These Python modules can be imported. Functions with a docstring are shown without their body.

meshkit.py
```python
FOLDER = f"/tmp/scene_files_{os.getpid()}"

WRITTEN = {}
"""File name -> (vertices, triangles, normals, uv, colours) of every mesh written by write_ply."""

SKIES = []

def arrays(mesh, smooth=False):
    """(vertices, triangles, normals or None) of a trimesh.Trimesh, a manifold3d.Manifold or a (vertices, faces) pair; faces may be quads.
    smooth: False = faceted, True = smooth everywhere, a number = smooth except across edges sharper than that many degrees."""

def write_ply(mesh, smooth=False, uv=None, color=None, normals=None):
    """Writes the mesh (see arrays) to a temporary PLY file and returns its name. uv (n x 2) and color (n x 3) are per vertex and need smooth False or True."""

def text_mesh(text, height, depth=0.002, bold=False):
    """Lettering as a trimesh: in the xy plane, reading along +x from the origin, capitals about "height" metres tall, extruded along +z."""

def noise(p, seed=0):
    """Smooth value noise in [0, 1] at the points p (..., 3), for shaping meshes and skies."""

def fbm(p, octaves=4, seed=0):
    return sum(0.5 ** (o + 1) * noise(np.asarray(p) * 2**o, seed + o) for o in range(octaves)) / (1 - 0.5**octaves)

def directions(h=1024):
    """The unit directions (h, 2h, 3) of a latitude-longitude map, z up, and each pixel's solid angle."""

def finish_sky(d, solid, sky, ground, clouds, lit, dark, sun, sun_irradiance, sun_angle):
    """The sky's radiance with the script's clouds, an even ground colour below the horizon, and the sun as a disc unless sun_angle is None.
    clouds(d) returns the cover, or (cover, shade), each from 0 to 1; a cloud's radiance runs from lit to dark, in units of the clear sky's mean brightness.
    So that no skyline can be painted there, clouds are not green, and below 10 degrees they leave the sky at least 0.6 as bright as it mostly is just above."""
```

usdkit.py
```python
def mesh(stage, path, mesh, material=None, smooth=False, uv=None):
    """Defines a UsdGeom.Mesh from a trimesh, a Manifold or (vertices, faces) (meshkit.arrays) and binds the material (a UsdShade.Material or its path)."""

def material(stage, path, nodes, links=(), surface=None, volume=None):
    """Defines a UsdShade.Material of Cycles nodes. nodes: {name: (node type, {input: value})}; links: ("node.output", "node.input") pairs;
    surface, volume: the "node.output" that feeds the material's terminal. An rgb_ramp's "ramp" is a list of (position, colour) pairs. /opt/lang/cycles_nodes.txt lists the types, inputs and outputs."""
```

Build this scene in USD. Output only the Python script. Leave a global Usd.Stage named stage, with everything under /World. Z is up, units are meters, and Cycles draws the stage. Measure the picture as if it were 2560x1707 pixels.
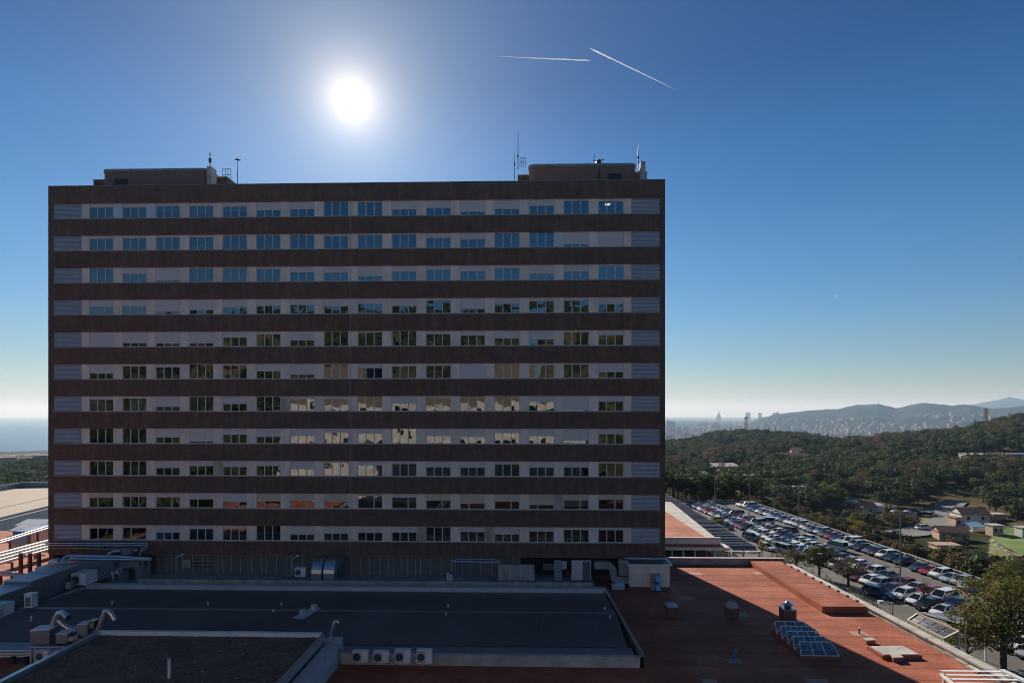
import math, random
import numpy as np, trimesh, usdkit, meshkit
from pxr import Usd, UsdGeom, UsdLux, UsdShade, Gf, Sdf, Vt
from shapely.geometry import Polygon, Point, LineString, box as sbox

stage = Usd.Stage.CreateInMemory()
UsdGeom.SetStageUpAxis(stage, UsdGeom.Tokens.z)
UsdGeom.SetStageMetersPerUnit(stage, 1.0)
WORLD = UsdGeom.Xform.Define(stage, '/World')
stage.SetDefaultPrim(WORLD.GetPrim())
UsdGeom.Scope.Define(stage, '/World/Looks')
rng = np.random.default_rng(7)

# ------------------------------------------------------------------ camera
CAM_Z, F_PX, PX0, HORIZON, YAW = 24.0, 1422.0, 1280.0, 1034.0, math.radians(1.53)
EXPOSURE = 0.45
cam = UsdGeom.Camera.Define(stage, '/World/camera')
cam.AddTranslateOp().Set((0, 0, CAM_Z))
cam.AddRotateZOp().Set(math.degrees(YAW))
cam.AddRotateXOp().Set(90.0)
cam.CreateHorizontalApertureAttr(36.0)
cam.CreateVerticalApertureAttr(36.0 * 682 / 1024)
cam.CreateFocalLengthAttr(36.0 * F_PX / 2560)
cam.CreateVerticalApertureOffsetAttr((HORIZON - 853.5) / 2560 * 36.0)
cam.CreateClippingRangeAttr(Gf.Vec2f(0.1, 90000))
cam.CreateExposureAttr(EXPOSURE)

def direction(px, py):
    u, v = (px - PX0) / F_PX, (HORIZON - py) / F_PX
    s, c = math.sin(YAW), math.cos(YAW)
    return np.array([c * u - s, s * u + c, v])
def at_y(px, py, y):                 # where the line of sight meets the upright plane Y = y
    d = direction(px, py); return np.array([0, 0, CAM_Z]) + d * (y / d[1])
def at_z(px, py, z):                 # where it meets the level plane Z = z
    d = direction(px, py); return np.array([0, 0, CAM_Z]) + d * ((z - CAM_Z) / d[2])
def at_d(px, py, dist):              # at that depth along the view axis
    return np.array([0, 0, CAM_Z]) + direction(px, py) * dist

# ------------------------------------------------------------------ sky and sun
SUN = direction(879, 250); SUN = SUN / np.linalg.norm(SUN)
SUN_EL, SUN_ROT = math.asin(SUN[2]), math.atan2(SUN[0], SUN[1])
SKY_STRENGTH, SUN_INTENSITY = 0.0535, 1.25
usdkit.material(stage, '/World/Looks/sky_look', {
    "sky": ("sky_texture", {"sky_type": "single_scattering", "sun_disc": False, "sun_elevation": SUN_EL, "sun_rotation": SUN_ROT,
                            "altitude": 150.0, "air_density": 1.0, "aerosol_density": 0.15, "ozone_density": 6.0}),
    "tc": ("texture_coordinate", {}),
    "dot": ("normal", {"direction": tuple(SUN)}),
    "ang": ("math", {"math_type": "arccosine"}),
    # the bright ring of forward-scattered sunlight round the sun, and the sun's own blinding core
    "r1": ("math", {"math_type": "multiply", "value2": -1 / math.radians(8.5)}), "e1": ("math", {"math_type": "exponent"}),
    "s1": ("math", {"math_type": "multiply", "value2": 5.2}),
    "r2": ("math", {"math_type": "multiply", "value2": -1 / math.radians(1.7)}), "e2": ("math", {"math_type": "exponent"}),
    "s2": ("math", {"math_type": "multiply", "value2": 21.0}),
    "sum": ("math", {"math_type": "add"}),
    "glow": ("mix_color", {"blend_type": "multiply", "fac": 1.0, "a": (1.0, 0.87, 0.66), "use_clamp": False}),
    "cc": ("combine_color", {}),
    "hsv": ("hsv", {"saturation": 1.2, "value": 1.1}),
    "sz": ("separate_xyz", {}),
    # air turns deeper blue with height, and milky warm in the dust near the horizon, all the way round
    "deep": ("rgb_ramp", {"ramp": [(0.0, (.76, .62, .46)), (0.06, (.90, .80, .69)), (0.14, (1.0, .96, .91)), (0.25, (.95, 1.0, .98)), (0.40, (.56, .84, .93)), (0.50, (.34, .62, .74)), (1.0, (.3, .52, .66))]}),
    "tint": ("mix_color", {"blend_type": "multiply", "fac": 1.0, "use_clamp": False}),
    "add": ("mix_color", {"blend_type": "add", "fac": 1.0, "use_clamp": False}),
    "bg": ("background_shader", {"strength": SKY_STRENGTH})},
    [("tc.generated", "dot.normal"), ("dot.dot", "ang.value1"),
     ("ang.value", "r1.value1"), ("r1.value", "e1.value1"), ("e1.value", "s1.value1"),
     ("ang.value", "r2.value1"), ("r2.value", "e2.value1"), ("e2.value", "s2.value1"),
     ("s1.value", "sum.value1"), ("s2.value", "sum.value2"),
     ("sum.value", "cc.r"), ("sum.value", "cc.g"), ("sum.value", "cc.b"), ("cc.color", "glow.b"),
     ("sky.color", "hsv.color"), ("tc.generated", "sz.vector"), ("sz.z", "deep.fac"), ("hsv.color", "tint.a"), ("deep.color", "tint.b"), ("tint.result", "add.a"), ("glow.result", "add.b"), ("add.result", "bg.color")], surface="bg.background")
dome = UsdLux.DomeLight.Define(stage, '/World/sky')
UsdShade.MaterialBindingAPI.Apply(dome.GetPrim()).Bind(UsdShade.Material.Get(stage, '/World/Looks/sky_look'))
dome.GetPrim().SetCustomDataByKey('kind', 'structure')
sun = UsdLux.DistantLight.Define(stage, '/World/sun')
sun.CreateAngleAttr(0.53); sun.CreateIntensityAttr(SUN_INTENSITY); sun.CreateColorAttr(Gf.Vec3f(1.0, 0.93, 0.82)); sun.CreateNormalizeAttr(True)
sun.AddRotateZOp().Set(math.degrees(math.atan2(SUN[1], SUN[0])) - 90 + 180)
sun.AddRotateXOp().Set(90 - math.degrees(SUN_EL))
# ------------------------------------------------------------------ helpers
taken = {}
base_of = {}                          # where each thing stands: its parts are written in world metres and moved into the thing's own space
def fresh(parent, name):
    k = (parent, name); n = taken.get(k, 0); taken[k] = n + 1
    return f"{parent}/{name}" if n == 0 else f"{parent}/{name}_{n:03d}"

def tag(prim, label=None, cat=None, group=None, kind=None):
    for k, v in (('label', label), ('category', cat), ('group', group), ('kind', kind)):
        if v: prim.SetCustomDataByKey(k, v)
    return prim

def thing(name, label, cat, loc=(0, 0, 0), rotz=0.0, group=None, kind=None, parent='/World'):
    p = fresh(parent, name)
    x = UsdGeom.Xform.Define(stage, p)
    x.AddTranslateOp().Set(Gf.Vec3d(*map(float, loc)))
    if rotz: x.AddRotateZOp().Set(math.degrees(rotz))
    tag(x.GetPrim(), label, cat, group, kind)
    base_of[p] = (np.array(loc, float), rotz)
    return p

class MB:
    """gathers boxes, bars, tubes, prisms into one mesh"""
    def __init__(s): s.v, s.f, s.n = [], [], 0
    def raw(s, v, f):
        v = np.asarray(v, float); f = np.asarray(f, int)
        if f.shape[1] == 4: f = np.vstack([f[:, [0, 1, 2]], f[:, [0, 2, 3]]])
        s.v.append(v); s.f.append(f + s.n); s.n += len(v); return s
    def box(s, x0, x1, y0, y1, z0, z1):
        v = [(x, y, z) for z in (z0, z1) for y in (y0, y1) for x in (x0, x1)]
        return s.raw(v, [(0, 2, 3, 1), (4, 5, 7, 6), (0, 1, 5, 4), (2, 6, 7, 3), (0, 4, 6, 2), (1, 3, 7, 5)])
    def obox(s, c, sx, sy, sz, rz=0.0, tilt=0.0):
        """box on its base centre c, turned by rz, tipped about its own x axis by tilt"""
        v = np.array([(x, y, z) for z in (0, sz) for y in (-sy / 2, sy / 2) for x in (-sx / 2, sx / 2)], float)
        if tilt:
            ct, st = math.cos(tilt), math.sin(tilt); v = np.stack([v[:, 0], v[:, 1] * ct - v[:, 2] * st, v[:, 1] * st + v[:, 2] * ct], 1)
        cr, sr = math.cos(rz), math.sin(rz); v = np.stack([v[:, 0] * cr - v[:, 1] * sr, v[:, 0] * sr + v[:, 1] * cr, v[:, 2]], 1) + np.asarray(c, float)
        return s.raw(v, [(0, 2, 3, 1), (4, 5, 7, 6), (0, 1, 5, 4), (2, 6, 7, 3), (0, 4, 6, 2), (1, 3, 7, 5)])
    def bar(s, p, q, w, h=None):
        """square bar from p to q"""
        p, q = np.asarray(p, float), np.asarray(q, float); h = h or w
        d = q - p; d = d / np.linalg.norm(d)
        a = np.cross(d, (0, 0, 1)); a = np.array([1., 0, 0]) if np.linalg.norm(a) < 1e-4 else a / np.linalg.norm(a); b = np.cross(a, d)
        v = [o + a * i * w / 2 + b * j * h / 2 for o in (p, q) for i, j in ((-1, -1), (1, -1), (1, 1), (-1, 1))]
        return s.raw(v, [(0, 1, 2, 3), (4, 7, 6, 5), (0, 4, 5, 1), (1, 5, 6, 2), (2, 6, 7, 3), (3, 7, 4, 0)])
    def tube(s, pts, r, n=8, cap=True):
        pts = np.asarray(pts, float); r = np.broadcast_to(np.asarray(r, float), (len(pts),))
        t = np.gradient(pts, axis=0); t /= np.linalg.norm(t, axis=1, keepdims=True) + 1e-12
        ref = np.array([0, 0, 1.]) if abs(t[0][2]) < 0.9 else np.array([1., 0, 0])
        a = np.cross(t[0], ref); a /= np.linalg.norm(a)
        v, f = [], []
        for i, p in enumerate(pts):
            a = a - t[i] * (a @ t[i]); a /= np.linalg.norm(a) + 1e-12; b = np.cross(t[i], a)
            for k in range(n):
                th = 2 * math.pi * k / n; v.append(p + r[i] * (math.cos(th) * a + math.sin(th) * b))
        for i in range(len(pts) - 1):
            for k in range(n): f.append((i * n + k, i * n + (k + 1) % n, (i + 1) * n + (k + 1) % n, (i + 1) * n + k))
        tri = [x for q in f for x in ((q[0], q[1], q[2]), (q[0], q[2], q[3]))]
        if cap:
            m = len(pts) * n - n
            tri += [(0, k + 1, k) for k in range(1, n - 1)] + [(m, m + k, m + k + 1) for k in range(1, n - 1)]
        return s.raw(v, tri)
    def cyl(s, c, r, h, n=16, r2=None):
        return s.tube([c, (c[0], c[1], c[2] + h)], [r, r if r2 is None else r2], n)
    def prism(s, poly, z0, z1):
        """poly: list of (x, y) or a shapely polygon"""
        pg = poly if hasattr(poly, 'exterior') else Polygon(poly)
        m = trimesh.creation.extrude_polygon(pg.buffer(0), z1 - z0, engine='earcut')
        v = np.array(m.vertices); v[:, 2] += z0
        return s.raw(v, m.faces)
    def quad(s, a, b, c, d): return s.raw([a, b, c, d], [(0, 1, 2, 3)])
    def lathe(s, c, prof, n=20):
        v = [(c[0] + r * math.cos(2 * math.pi * k / n), c[1] + r * math.sin(2 * math.pi * k / n), c[2] + z) for r, z in prof for k in range(n)]
        f = [(i * n + k, i * n + (k + 1) % n, (i + 1) * n + (k + 1) % n, (i + 1) * n + k) for i in range(len(prof) - 1) for k in range(n)]
        return s.raw(v, f)
    def mesh(s): return trimesh.Trimesh(np.vstack(s.v), np.vstack(s.f), process=False)
    def put(s, name, mat, parent='/World', label=None, cat=None, group=None, kind=None, smooth=False, local=False):
        p = fresh(parent, name)
        v = np.vstack(s.v); top = '/'.join(parent.split('/')[:3])
        if top in base_of and not local:
            loc, rz = base_of[top]; v = v - loc
            if rz: v = np.stack([v[:, 0] * math.cos(rz) + v[:, 1] * math.sin(rz), -v[:, 0] * math.sin(rz) + v[:, 1] * math.cos(rz), v[:, 2]], 1)
        m = usdkit.mesh(stage, p, (v, np.vstack(s.f)), mat, smooth=smooth)
        tag(m.GetPrim(), label, cat, group, kind)
        return p

def part(name, mat, parent, fn, label=None, smooth=False, local=False):
    m = MB(); fn(m); return m.put(name, mat, parent, label=label, smooth=smooth, local=local)

def copy_of(src, name, loc, rotz, label, cat, group, scale=None):
    p = fresh('/World', name)
    x = UsdGeom.Xform.Define(stage, p)
    x.AddTranslateOp().Set(Gf.Vec3d(*map(float, loc)))
    x.AddRotateZOp().Set(math.degrees(rotz))
    if scale is not None: x.AddScaleOp().Set(Gf.Vec3f(*(scale if np.ndim(scale) else (scale,) * 3)))
    x.GetPrim().GetReferences().AddInternalReference(src)
    x.GetPrim().SetInstanceable(True)
    tag(x.GetPrim(), label, cat, group)
    return p
stage.CreateClassPrim('/World/Prototypes')

# ------------------------------------------------------------------ materials
def look(name, color, rough=0.6, metal=0.0, var=0.25, scale=1.5, bump=0.0, bscale=30.0, spec=0.5, color2=None, stretch=(1, 1, 1), detail=4.0, extra=None, coat=0.0):
    """a surface with uneven tone: two colours mixed by noise in the object's own space"""
    c1 = np.array(color) * (1 - var); c2 = np.array(color2 if color2 is not None else color) * (1 + var)
    nodes = {"tc": ("texture_coordinate", {}), "mp": ("mapping", {"scale": tuple(np.array(stretch) * 1.0)}),
             "n": ("noise_texture", {"scale": scale, "detail": detail, "roughness": 0.6}),
             "r": ("rgb_ramp", {"ramp": [(0.3, tuple(c1)), (0.7, tuple(c2))]}),
             "p": ("principled_bsdf", {"roughness": rough, "metallic": metal, "specular_ior_level": spec, "coat_weight": coat})}
    links = [("tc.object", "mp.vector"), ("mp.vector", "n.vector"), ("n.fac", "r.fac"), ("r.color", "p.base_color")]
    if bump:
        nodes["bn"] = ("noise_texture", {"scale": bscale, "detail": 3.0}); nodes["b"] = ("bump", {"strength": bump, "distance": 0.03})
        links += [("mp.vector", "bn.vector"), ("bn.fac", "b.height"), ("b.normal", "p.normal")]
    return usdkit.material(stage, f'/World/Looks/{name}', nodes, links, surface="p.BSDF")

L = {}
L['concrete'] = look('concrete', (0.33, 0.31, 0.28), 0.85, scale=0.8, bump=0.2)
L['pale_concrete'] = look('pale_concrete', (0.46, 0.42, 0.37), 0.85, scale=0.7, bump=0.2, var=0.3)
L['cream_panel'] = look('cream_panel', (0.78, 0.61, 0.50), 0.7, var=0.16, scale=0.6, stretch=(1, 1, 0.35))
L['stained_panel'] = look('stained_panel', (0.44, 0.36, 0.28), 0.8, var=0.3, scale=1.2, stretch=(1, 1, 0.3))
L['new_panel'] = look('new_panel', (0.55, 0.60, 0.64), 0.5, var=0.05)
L['shutter'] = look('shutter', (0.62, 0.53, 0.49), 0.6, var=0.08, stretch=(0.2, 0.2, 12), scale=2)
L['cream_shutter'] = look('cream_shutter', (0.58, 0.46, 0.33), 0.6, var=0.08, stretch=(0.2, 0.2, 12), scale=2)
L['frame'] = look('frame', (0.62, 0.60, 0.57), 0.45, var=0.05)
L['blind'] = look('blind', (0.62, 0.63, 0.62), 0.8, var=0.05)
L['interior'] = look('interior', (0.16, 0.14, 0.12), 0.9, var=0.5, scale=0.35)
L['slat'] = look('slat', (0.46, 0.46, 0.50), 0.5, metal=0.2, var=0.08)
L['dark'] = look('dark', (0.02, 0.02, 0.022), 0.7)
L['black_metal'] = look('black_metal', (0.03, 0.03, 0.032), 0.45, metal=0.3)
L['grey_metal'] = look('grey_metal', (0.24, 0.25, 0.26), 0.45, metal=0.5, var=0.12)
L['zinc'] = look('zinc', (0.50, 0.52, 0.54), 0.32, metal=0.85, var=0.12, scale=2.5)
L['bright_pipe'] = look('bright_pipe', (0.72, 0.73, 0.74), 0.22, metal=0.9, var=0.06)
L['white_metal'] = look('white_metal', (0.68, 0.68, 0.67), 0.4, var=0.06)
L['pale_metal'] = look('pale_metal', (0.46, 0.48, 0.50), 0.5, metal=0.2, var=0.10, scale=1.2)
L['rust_paint'] = look('rust_paint', (0.30, 0.09, 0.05), 0.7, var=0.15, scale=2)
L['red_steel'] = look('red_steel', (0.16, 0.03, 0.025), 0.5)
L['plinth_brick'] = look('plinth_brick', (0.20, 0.085, 0.05), 0.85, var=0.25, scale=6, bump=0.3)
L['penthouse'] = look('penthouse', (0.25, 0.125, 0.10), 0.8, var=0.08, stretch=(2.5, 2.5, 0.15), scale=2)
L['cap'] = look('cap', (0.24, 0.30, 0.28), 0.6, metal=0.3)
L['grey_panel'] = look('grey_panel', (0.13, 0.125, 0.12), 0.65, var=0.12, scale=1.0, stretch=(1, 1, 0.4))
L['wire'] = look('wire', (0.16, 0.13, 0.09), 0.6)

def brick_look():
    return usdkit.material(stage, '/World/Looks/brown_brick', {
        "tc": ("texture_coordinate", {}), "sx": ("separate_xyz", {}), "u": ("math", {"math_type": "add"}), "cb": ("combine_xyz", {}),
        "br": ("brick_texture", {"color1": (0.20, 0.114, 0.077), "color2": (0.14, 0.081, 0.056), "mortar": (0.115, 0.08, 0.055), "scale": 1.0, "mortar_size": 0.008,
                                 "mortar_smooth": 0.1, "bias": 0.0, "brick_width": 0.26, "row_height": 0.075}),
        "n": ("noise_texture", {"scale": 0.35, "detail": 6.0, "roughness": 0.65}), "r": ("rgb_ramp", {"ramp": [(0.3, (0.82, 0.83, 0.85)), (0.72, (1.16, 1.13, 1.10))]}),
        "mp": ("mapping", {"scale": (1.4, 1.4, 0.22)}), "n2": ("noise_texture", {"scale": 1.1, "detail": 5.0}), "r2": ("rgb_ramp", {"ramp": [(0.35, (0.78, 0.78, 0.79)), (0.7, (1.16, 1.15, 1.14))]}),
        "m1": ("mix_color", {"blend_type": "multiply", "fac": 1.0, "use_clamp": False}), "m2": ("mix_color", {"blend_type": "multiply", "fac": 1.0, "use_clamp": False}),
        "b": ("bump", {"strength": 0.5, "distance": 0.012}),
        "p": ("principled_bsdf", {"roughness": 0.82, "specular_ior_level": 0.3})},
        [("tc.object", "sx.vector"), ("sx.x", "u.value1"), ("sx.y", "u.value2"), ("u.value", "cb.x"), ("sx.z", "cb.y"), ("cb.vector", "br.vector"),
         ("tc.object", "n.vector"), ("n.fac", "r.fac"), ("tc.object", "mp.vector"), ("mp.vector", "n2.vector"), ("n2.fac", "r2.fac"),
         ("br.color", "m1.a"), ("r.color", "m1.b"), ("m1.result", "m2.a"), ("r2.color", "m2.b"), ("m2.result", "p.base_color"),
         ("br.fac", "b.height"), ("b.normal", "p.normal")], surface="p.BSDF")
L['brick'] = brick_look()

def glass_look(name, ior=2.0, tint=(0.75, 0.8, 0.8), rough=0.015, wave=0.0):
    nodes = {"fr": ("fresnel", {"IOR": ior}), "t": ("transparent_bsdf", {"color": tint}), "g": ("glossy_bsdf", {"color": (0.95, 0.97, 1.0), "roughness": rough}), "mx": ("mix_closure", {})}
    links = [("fr.fac", "mx.fac"), ("t.BSDF", "mx.closure1"), ("g.BSDF", "mx.closure2")]
    if wave:
        nodes.update({"tc": ("texture_coordinate", {}), "n": ("noise_texture", {"scale": 0.9, "detail": 1.0}), "b": ("bump", {"strength": 1.0, "distance": wave})})
        links += [("tc.object", "n.vector"), ("n.fac", "b.height"), ("b.normal", "g.normal")]
    return usdkit.material(stage, f'/World/Looks/{name}', nodes, links, surface="mx.closure")
L['window_glass'] = glass_look('window_glass', 2.7, (0.6, 0.66, 0.66), wave=0.007)
L['clear_glass'] = glass_look('clear_glass', 2.1, (0.85, 0.9, 0.9))
L['lamp_panel'] = usdkit.material(stage, '/World/Looks/lamp_panel', {"e": ("emission", {"color": (1.0, 0.93, 0.8), "strength": 1.1})}, surface="e.emission")
# ------------------------------------------------------------------ the brick tower
TX0, TX1, TY, TD, TTOP, TBASE = -55.1, 15.4, 64.0, 15.5, 50.12, 5.2
FLOOR, BAND_H = 3.685, 1.76
BAND_TOP = [48.15 - FLOOR * k for k in range(11)]
tower = thing('brick_tower', 'long eleven storey dark brown brick slab tower with bands of windows', 'building', ((TX0 + TX1) / 2, TY, 0))
# brick spandrels, floor by floor
edges = [(BAND_TOP[0], TTOP)] + [(BAND_TOP[k + 1], BAND_TOP[k] - BAND_H) for k in range(10)] + [(7.9, BAND_TOP[10] - BAND_H)]
for z0, z1 in edges:
    part('brick_band', L['brick'], tower, lambda m: m.box(TX0, TX1, TY, TY + .38, z0, z1))
for zt in BAND_TOP:
    for a, b in ((TX0, -54.5), (14.84, TX1)):
        part('brick_pier', L['brick'], tower, lambda m: m.box(a, b, TY, TY + .38, zt - BAND_H, zt))
def shell(m):
    m.box(TX0, TX0 + .4, TY + .38, TY + TD, 0, TTOP); m.box(TX1 - .4, TX1, TY + .38, TY + TD, 0, TTOP); m.box(TX0 + .4, TX1 - .4, TY + TD - .4, TY + TD, 0, TTOP)
part('brick_wall', L['brick'], tower, shell)
part('flat_roof', L['concrete'], tower, lambda m: m.box(TX0 + .4, TX1 - .4, TY + .38, TY + TD - .4, TTOP - .9, TTOP - .6))
part('coping', L['grey_metal'], tower, lambda m: (m.box(TX0 - .04, TX1 + .04, TY - .04, TY + .45, TTOP, TTOP + .06)))
for zt in BAND_TOP:          # thin concrete sill and a rust-red lintel angle along every band
    part('sill', L['concrete'], tower, lambda m: m.box(-54.5, 14.84, TY - .035, TY + .16, zt - BAND_H - .07, zt - BAND_H + .012))
    part('lintel', L['rust_paint'], tower, lambda m: m.box(-54.5, 14.84, TY - .012, TY + .1, zt - .035, zt + .02))
W0, WP, WW = -50.35, 3.889, 2.82
SHUT = [[.25,.28,.2,.22,.28,.55,.5,.03,.08,.57,.5,.78,.62,.43,.12,.17],
        [.2,.18,.15,.15,.05,.05,.05,.15,.1,.08,.33,.45,.05,.02,.82,1.],
        [.05,.42,.88,.05,.05,.15,.38,.42,.68,.38,.28,.4,.2,.6,.45,.1],
        [.45,.42,.8,.7,.52,.45,.4,.5,.35,.5,.15,.72,.4,.22,.2,.45],
        [1.,.75,.78,.78,.4,.2,.6,.03,.1,.03,.22,.32,.52,.6,.12,.32],
        [.62,.15,.22,.03,.12,.5,.72,.05,.3,.2,.15,1.,.03,.15,.1,.6],
        [.22,.15,.7,.05,.52,.05,.2,.2,.02,.5,.12,.02,.05,.4,.93,.38],
        [.02,.02,.6,.88,.42,.55,.5,.28,.35,.02,.5,.55,.3,.5,.78,.35],
        [.08,.05,.5,.35,.42,.35,.55,.12,.28,.18,.4,.42,.2,.4,.38,.12],
        [.35,.28,.3,.42,.6,.55,.5,.55,.15,.25,.45,.65,.5,.7,.4,.35],
        [.25,.2,.5,.25,.22,.02,.6,.52,.45,.42,.05,.35,.5,.3,.18,.18]]
CREAM = {(9, 5), (9, 6), (9, 7), (9, 8), (9, 10), (9, 11), (9, 12), (9, 13), (9, 14), (9, 15), (9, 0), (9, 1), (10, 0), (10, 1)}
TWO = {(9, 0): 0, (9, 2): 1, (9, 3): 0, (9, 4): 1, (9, 5): 0, (9, 6): 1, (9, 7): 0, (9, 8): 1, (9, 9): 1, (9, 10): 1, (9, 11): 0, (9, 12): 1, (9, 13): 0, (9, 14): 1, (9, 15): 1, (10, 0): 0, (10, 1): 0}
BLIND = {(0, 2): (.45, .45, .45), (0, 3): (.8, .8, .75), (0, 4): (.4, .4, .4), (6, 0): (.85, .85, .2), (6, 1): (0, .95, .95), (6, 2): (.9, .9, .9), (9, 14): (.7, 0.65), (2, 15): (.1, .1, .1)}
NEWP = {(0, 1), (0, 2), (1, 14)}; STAIN = {(10, 10), (9, 14), (6, 6), (8, 4), (10, 12)}
open_order = sorted(((1 - SHUT[k][i], k, i) for k in range(11) for i in range(16) if SHUT[k][i] < .97), reverse=True)
single_panes = {(k, i) for _, k, i in open_order[:100]}
rest = MB(); prn = np.random.default_rng(3)
def pane_geo(m, xa, xb, za, zb, y):
    # every sheet hangs a hair out of true, so that each mirrors a slightly different patch
    tx, tz = prn.normal(0, .004, 2)
    c = lambda x, z: (x, y + tx * (x - (xa + xb) / 2) + tz * (z - (za + zb) / 2), z)
    g = [c(xa, za), c(xb, za), c(xb, zb), c(xa, zb)]
    m.raw(g, [(0, 1, 2, 3)])
for k in range(11):
    zt = BAND_TOP[k]; zb = zt - BAND_H
    for a, b in ((-54.5, -51.24), (11.68, 14.84)):
        lv = part('louvre_panel', L['slat'], tower, lambda m: (m.box(a + .01, b - .01, TY + .2, TY + .3, zb + .012, zt - .035), m.box(a + .01, a + .06, TY + .06, TY + .2, zb + .012, zt - .035), m.box(b - .06, b - .01, TY + .06, TY + .2, zb + .012, zt - .035)))
        for j in range(11):
            z = zb + .06 + j * (BAND_H - .13) / 11
            part('slat', L['slat'], lv, lambda m: m.raw([(a + .06, TY + .07, z), (b - .06, TY + .07, z), (b - .06, TY + .085, z + .1), (a + .06, TY + .085, z + .1), (b - .06, TY + .19, z + .135), (a + .06, TY + .19, z + .135)], [(0, 1, 2, 3), (3, 2, 4, 5)]))
    xs = [-51.24] + sum([[W0 + WP * i, W0 + WP * i + WW] for i in range(16)], []) + [11.68]
    for i in range(17):
        a, b = xs[2 * i], xs[2 * i + 1]
        mt = L['new_panel'] if (k, i) in NEWP else L['stained_panel'] if (k, i) in STAIN else L['cream_panel']
        part('wall_panel', mt, tower, lambda m: m.box(a + .012, b - .012, TY + .09, TY + .3, zb + .012, zt - .035))
    for i in range(16):
        a, b = W0 + WP * i, W0 + WP * i + WW
        s = SHUT[k][i]; z1 = zt - .035; z0 = zb + .012; zs = z1 - s * (z1 - z0) if s < .97 else z0
        cols = [a, a + WW * (.35 if TWO[(k, i)] == 0 else .66), b] if (k, i) in TWO else [a, a + WW / 3, a + WW * 2 / 3, b]
        def fr(m):
            m.box(a, a + .055, TY + .13, TY + .22, z0, z1); m.box(b - .055, b, TY + .13, TY + .22, z0, z1)
            m.box(a + .055, b - .055, TY + .13, TY + .22, z0, z0 + .06)
            if s > .02: m.box(a + .055, b - .055, TY + .13, TY + .22, zs, min(z1, zs + .05))
            for c in cols[1:-1]: m.box(c - .045, c + .045, TY + .125, TY + .215, z0 + .06, zs - .001)
        w = part('window', L['frame'], tower, fr)
        if s >= .97: cols = []
        if s > .03:
            rail = 0.5 if prn.random() < .5 else 0.0
            part('shutter', L['cream_shutter'] if (k, i) in CREAM else L['shutter'], w, lambda m: (m.box(a + .056, b - .056, TY + .112, TY + .128, zs + .001, z1),
                 m.box(a + WW * .655, a + WW * .655 + .05, TY + .098, TY + .112, zs, z1) if (rail and s < .9) or k == 1 else None))
        for c0, c1 in zip(cols, cols[1:]):
            if (k, i) in single_panes:
                part('pane', L['window_glass'], w, lambda m: pane_geo(m, c0 + .045, c1 - .045, z0 + .06, zs, TY + .18))
            else: pane_geo(rest, c0 + .045, c1 - .045, z0 + .06, zs, TY + .18)
        if (k, i) in BLIND:
            def bl(m):
                for (c0, c1), h in zip(zip(cols, cols[1:]), BLIND[(k, i)]):
                    if h: m.box(c0 + .05, c1 - .05, TY + .24, TY + .25, zs - h * (zs - z0), zs)
            part('blind', L['blind'], w, bl)
    # rooms behind the glass
    def rooms(m):
        m.box(TX0 + .4, TX1 - .4, TY + .38, TY + 6, zb - 1.45, zb - 1.2); m.box(TX0 + .4, TX1 - .4, TY + 6, TY + 6.1, zb - 1.2, zt + .5)
        for q in np.arange(TX0 + 5, TX1 - 1, WP):
            if prn.random() < .7: m.box(q, q + .12, TY + .45, TY + 6, zb - 1.2, zt + .5)
    part('rooms', L['interior'], tower, rooms)
    def ceil(m): m.box(TX0 + .4, TX1 - .4, TY + .38, TY + 6, zt + .5, zt + .62)
    part('room_ceiling', L['blind'], tower, ceil)
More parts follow.
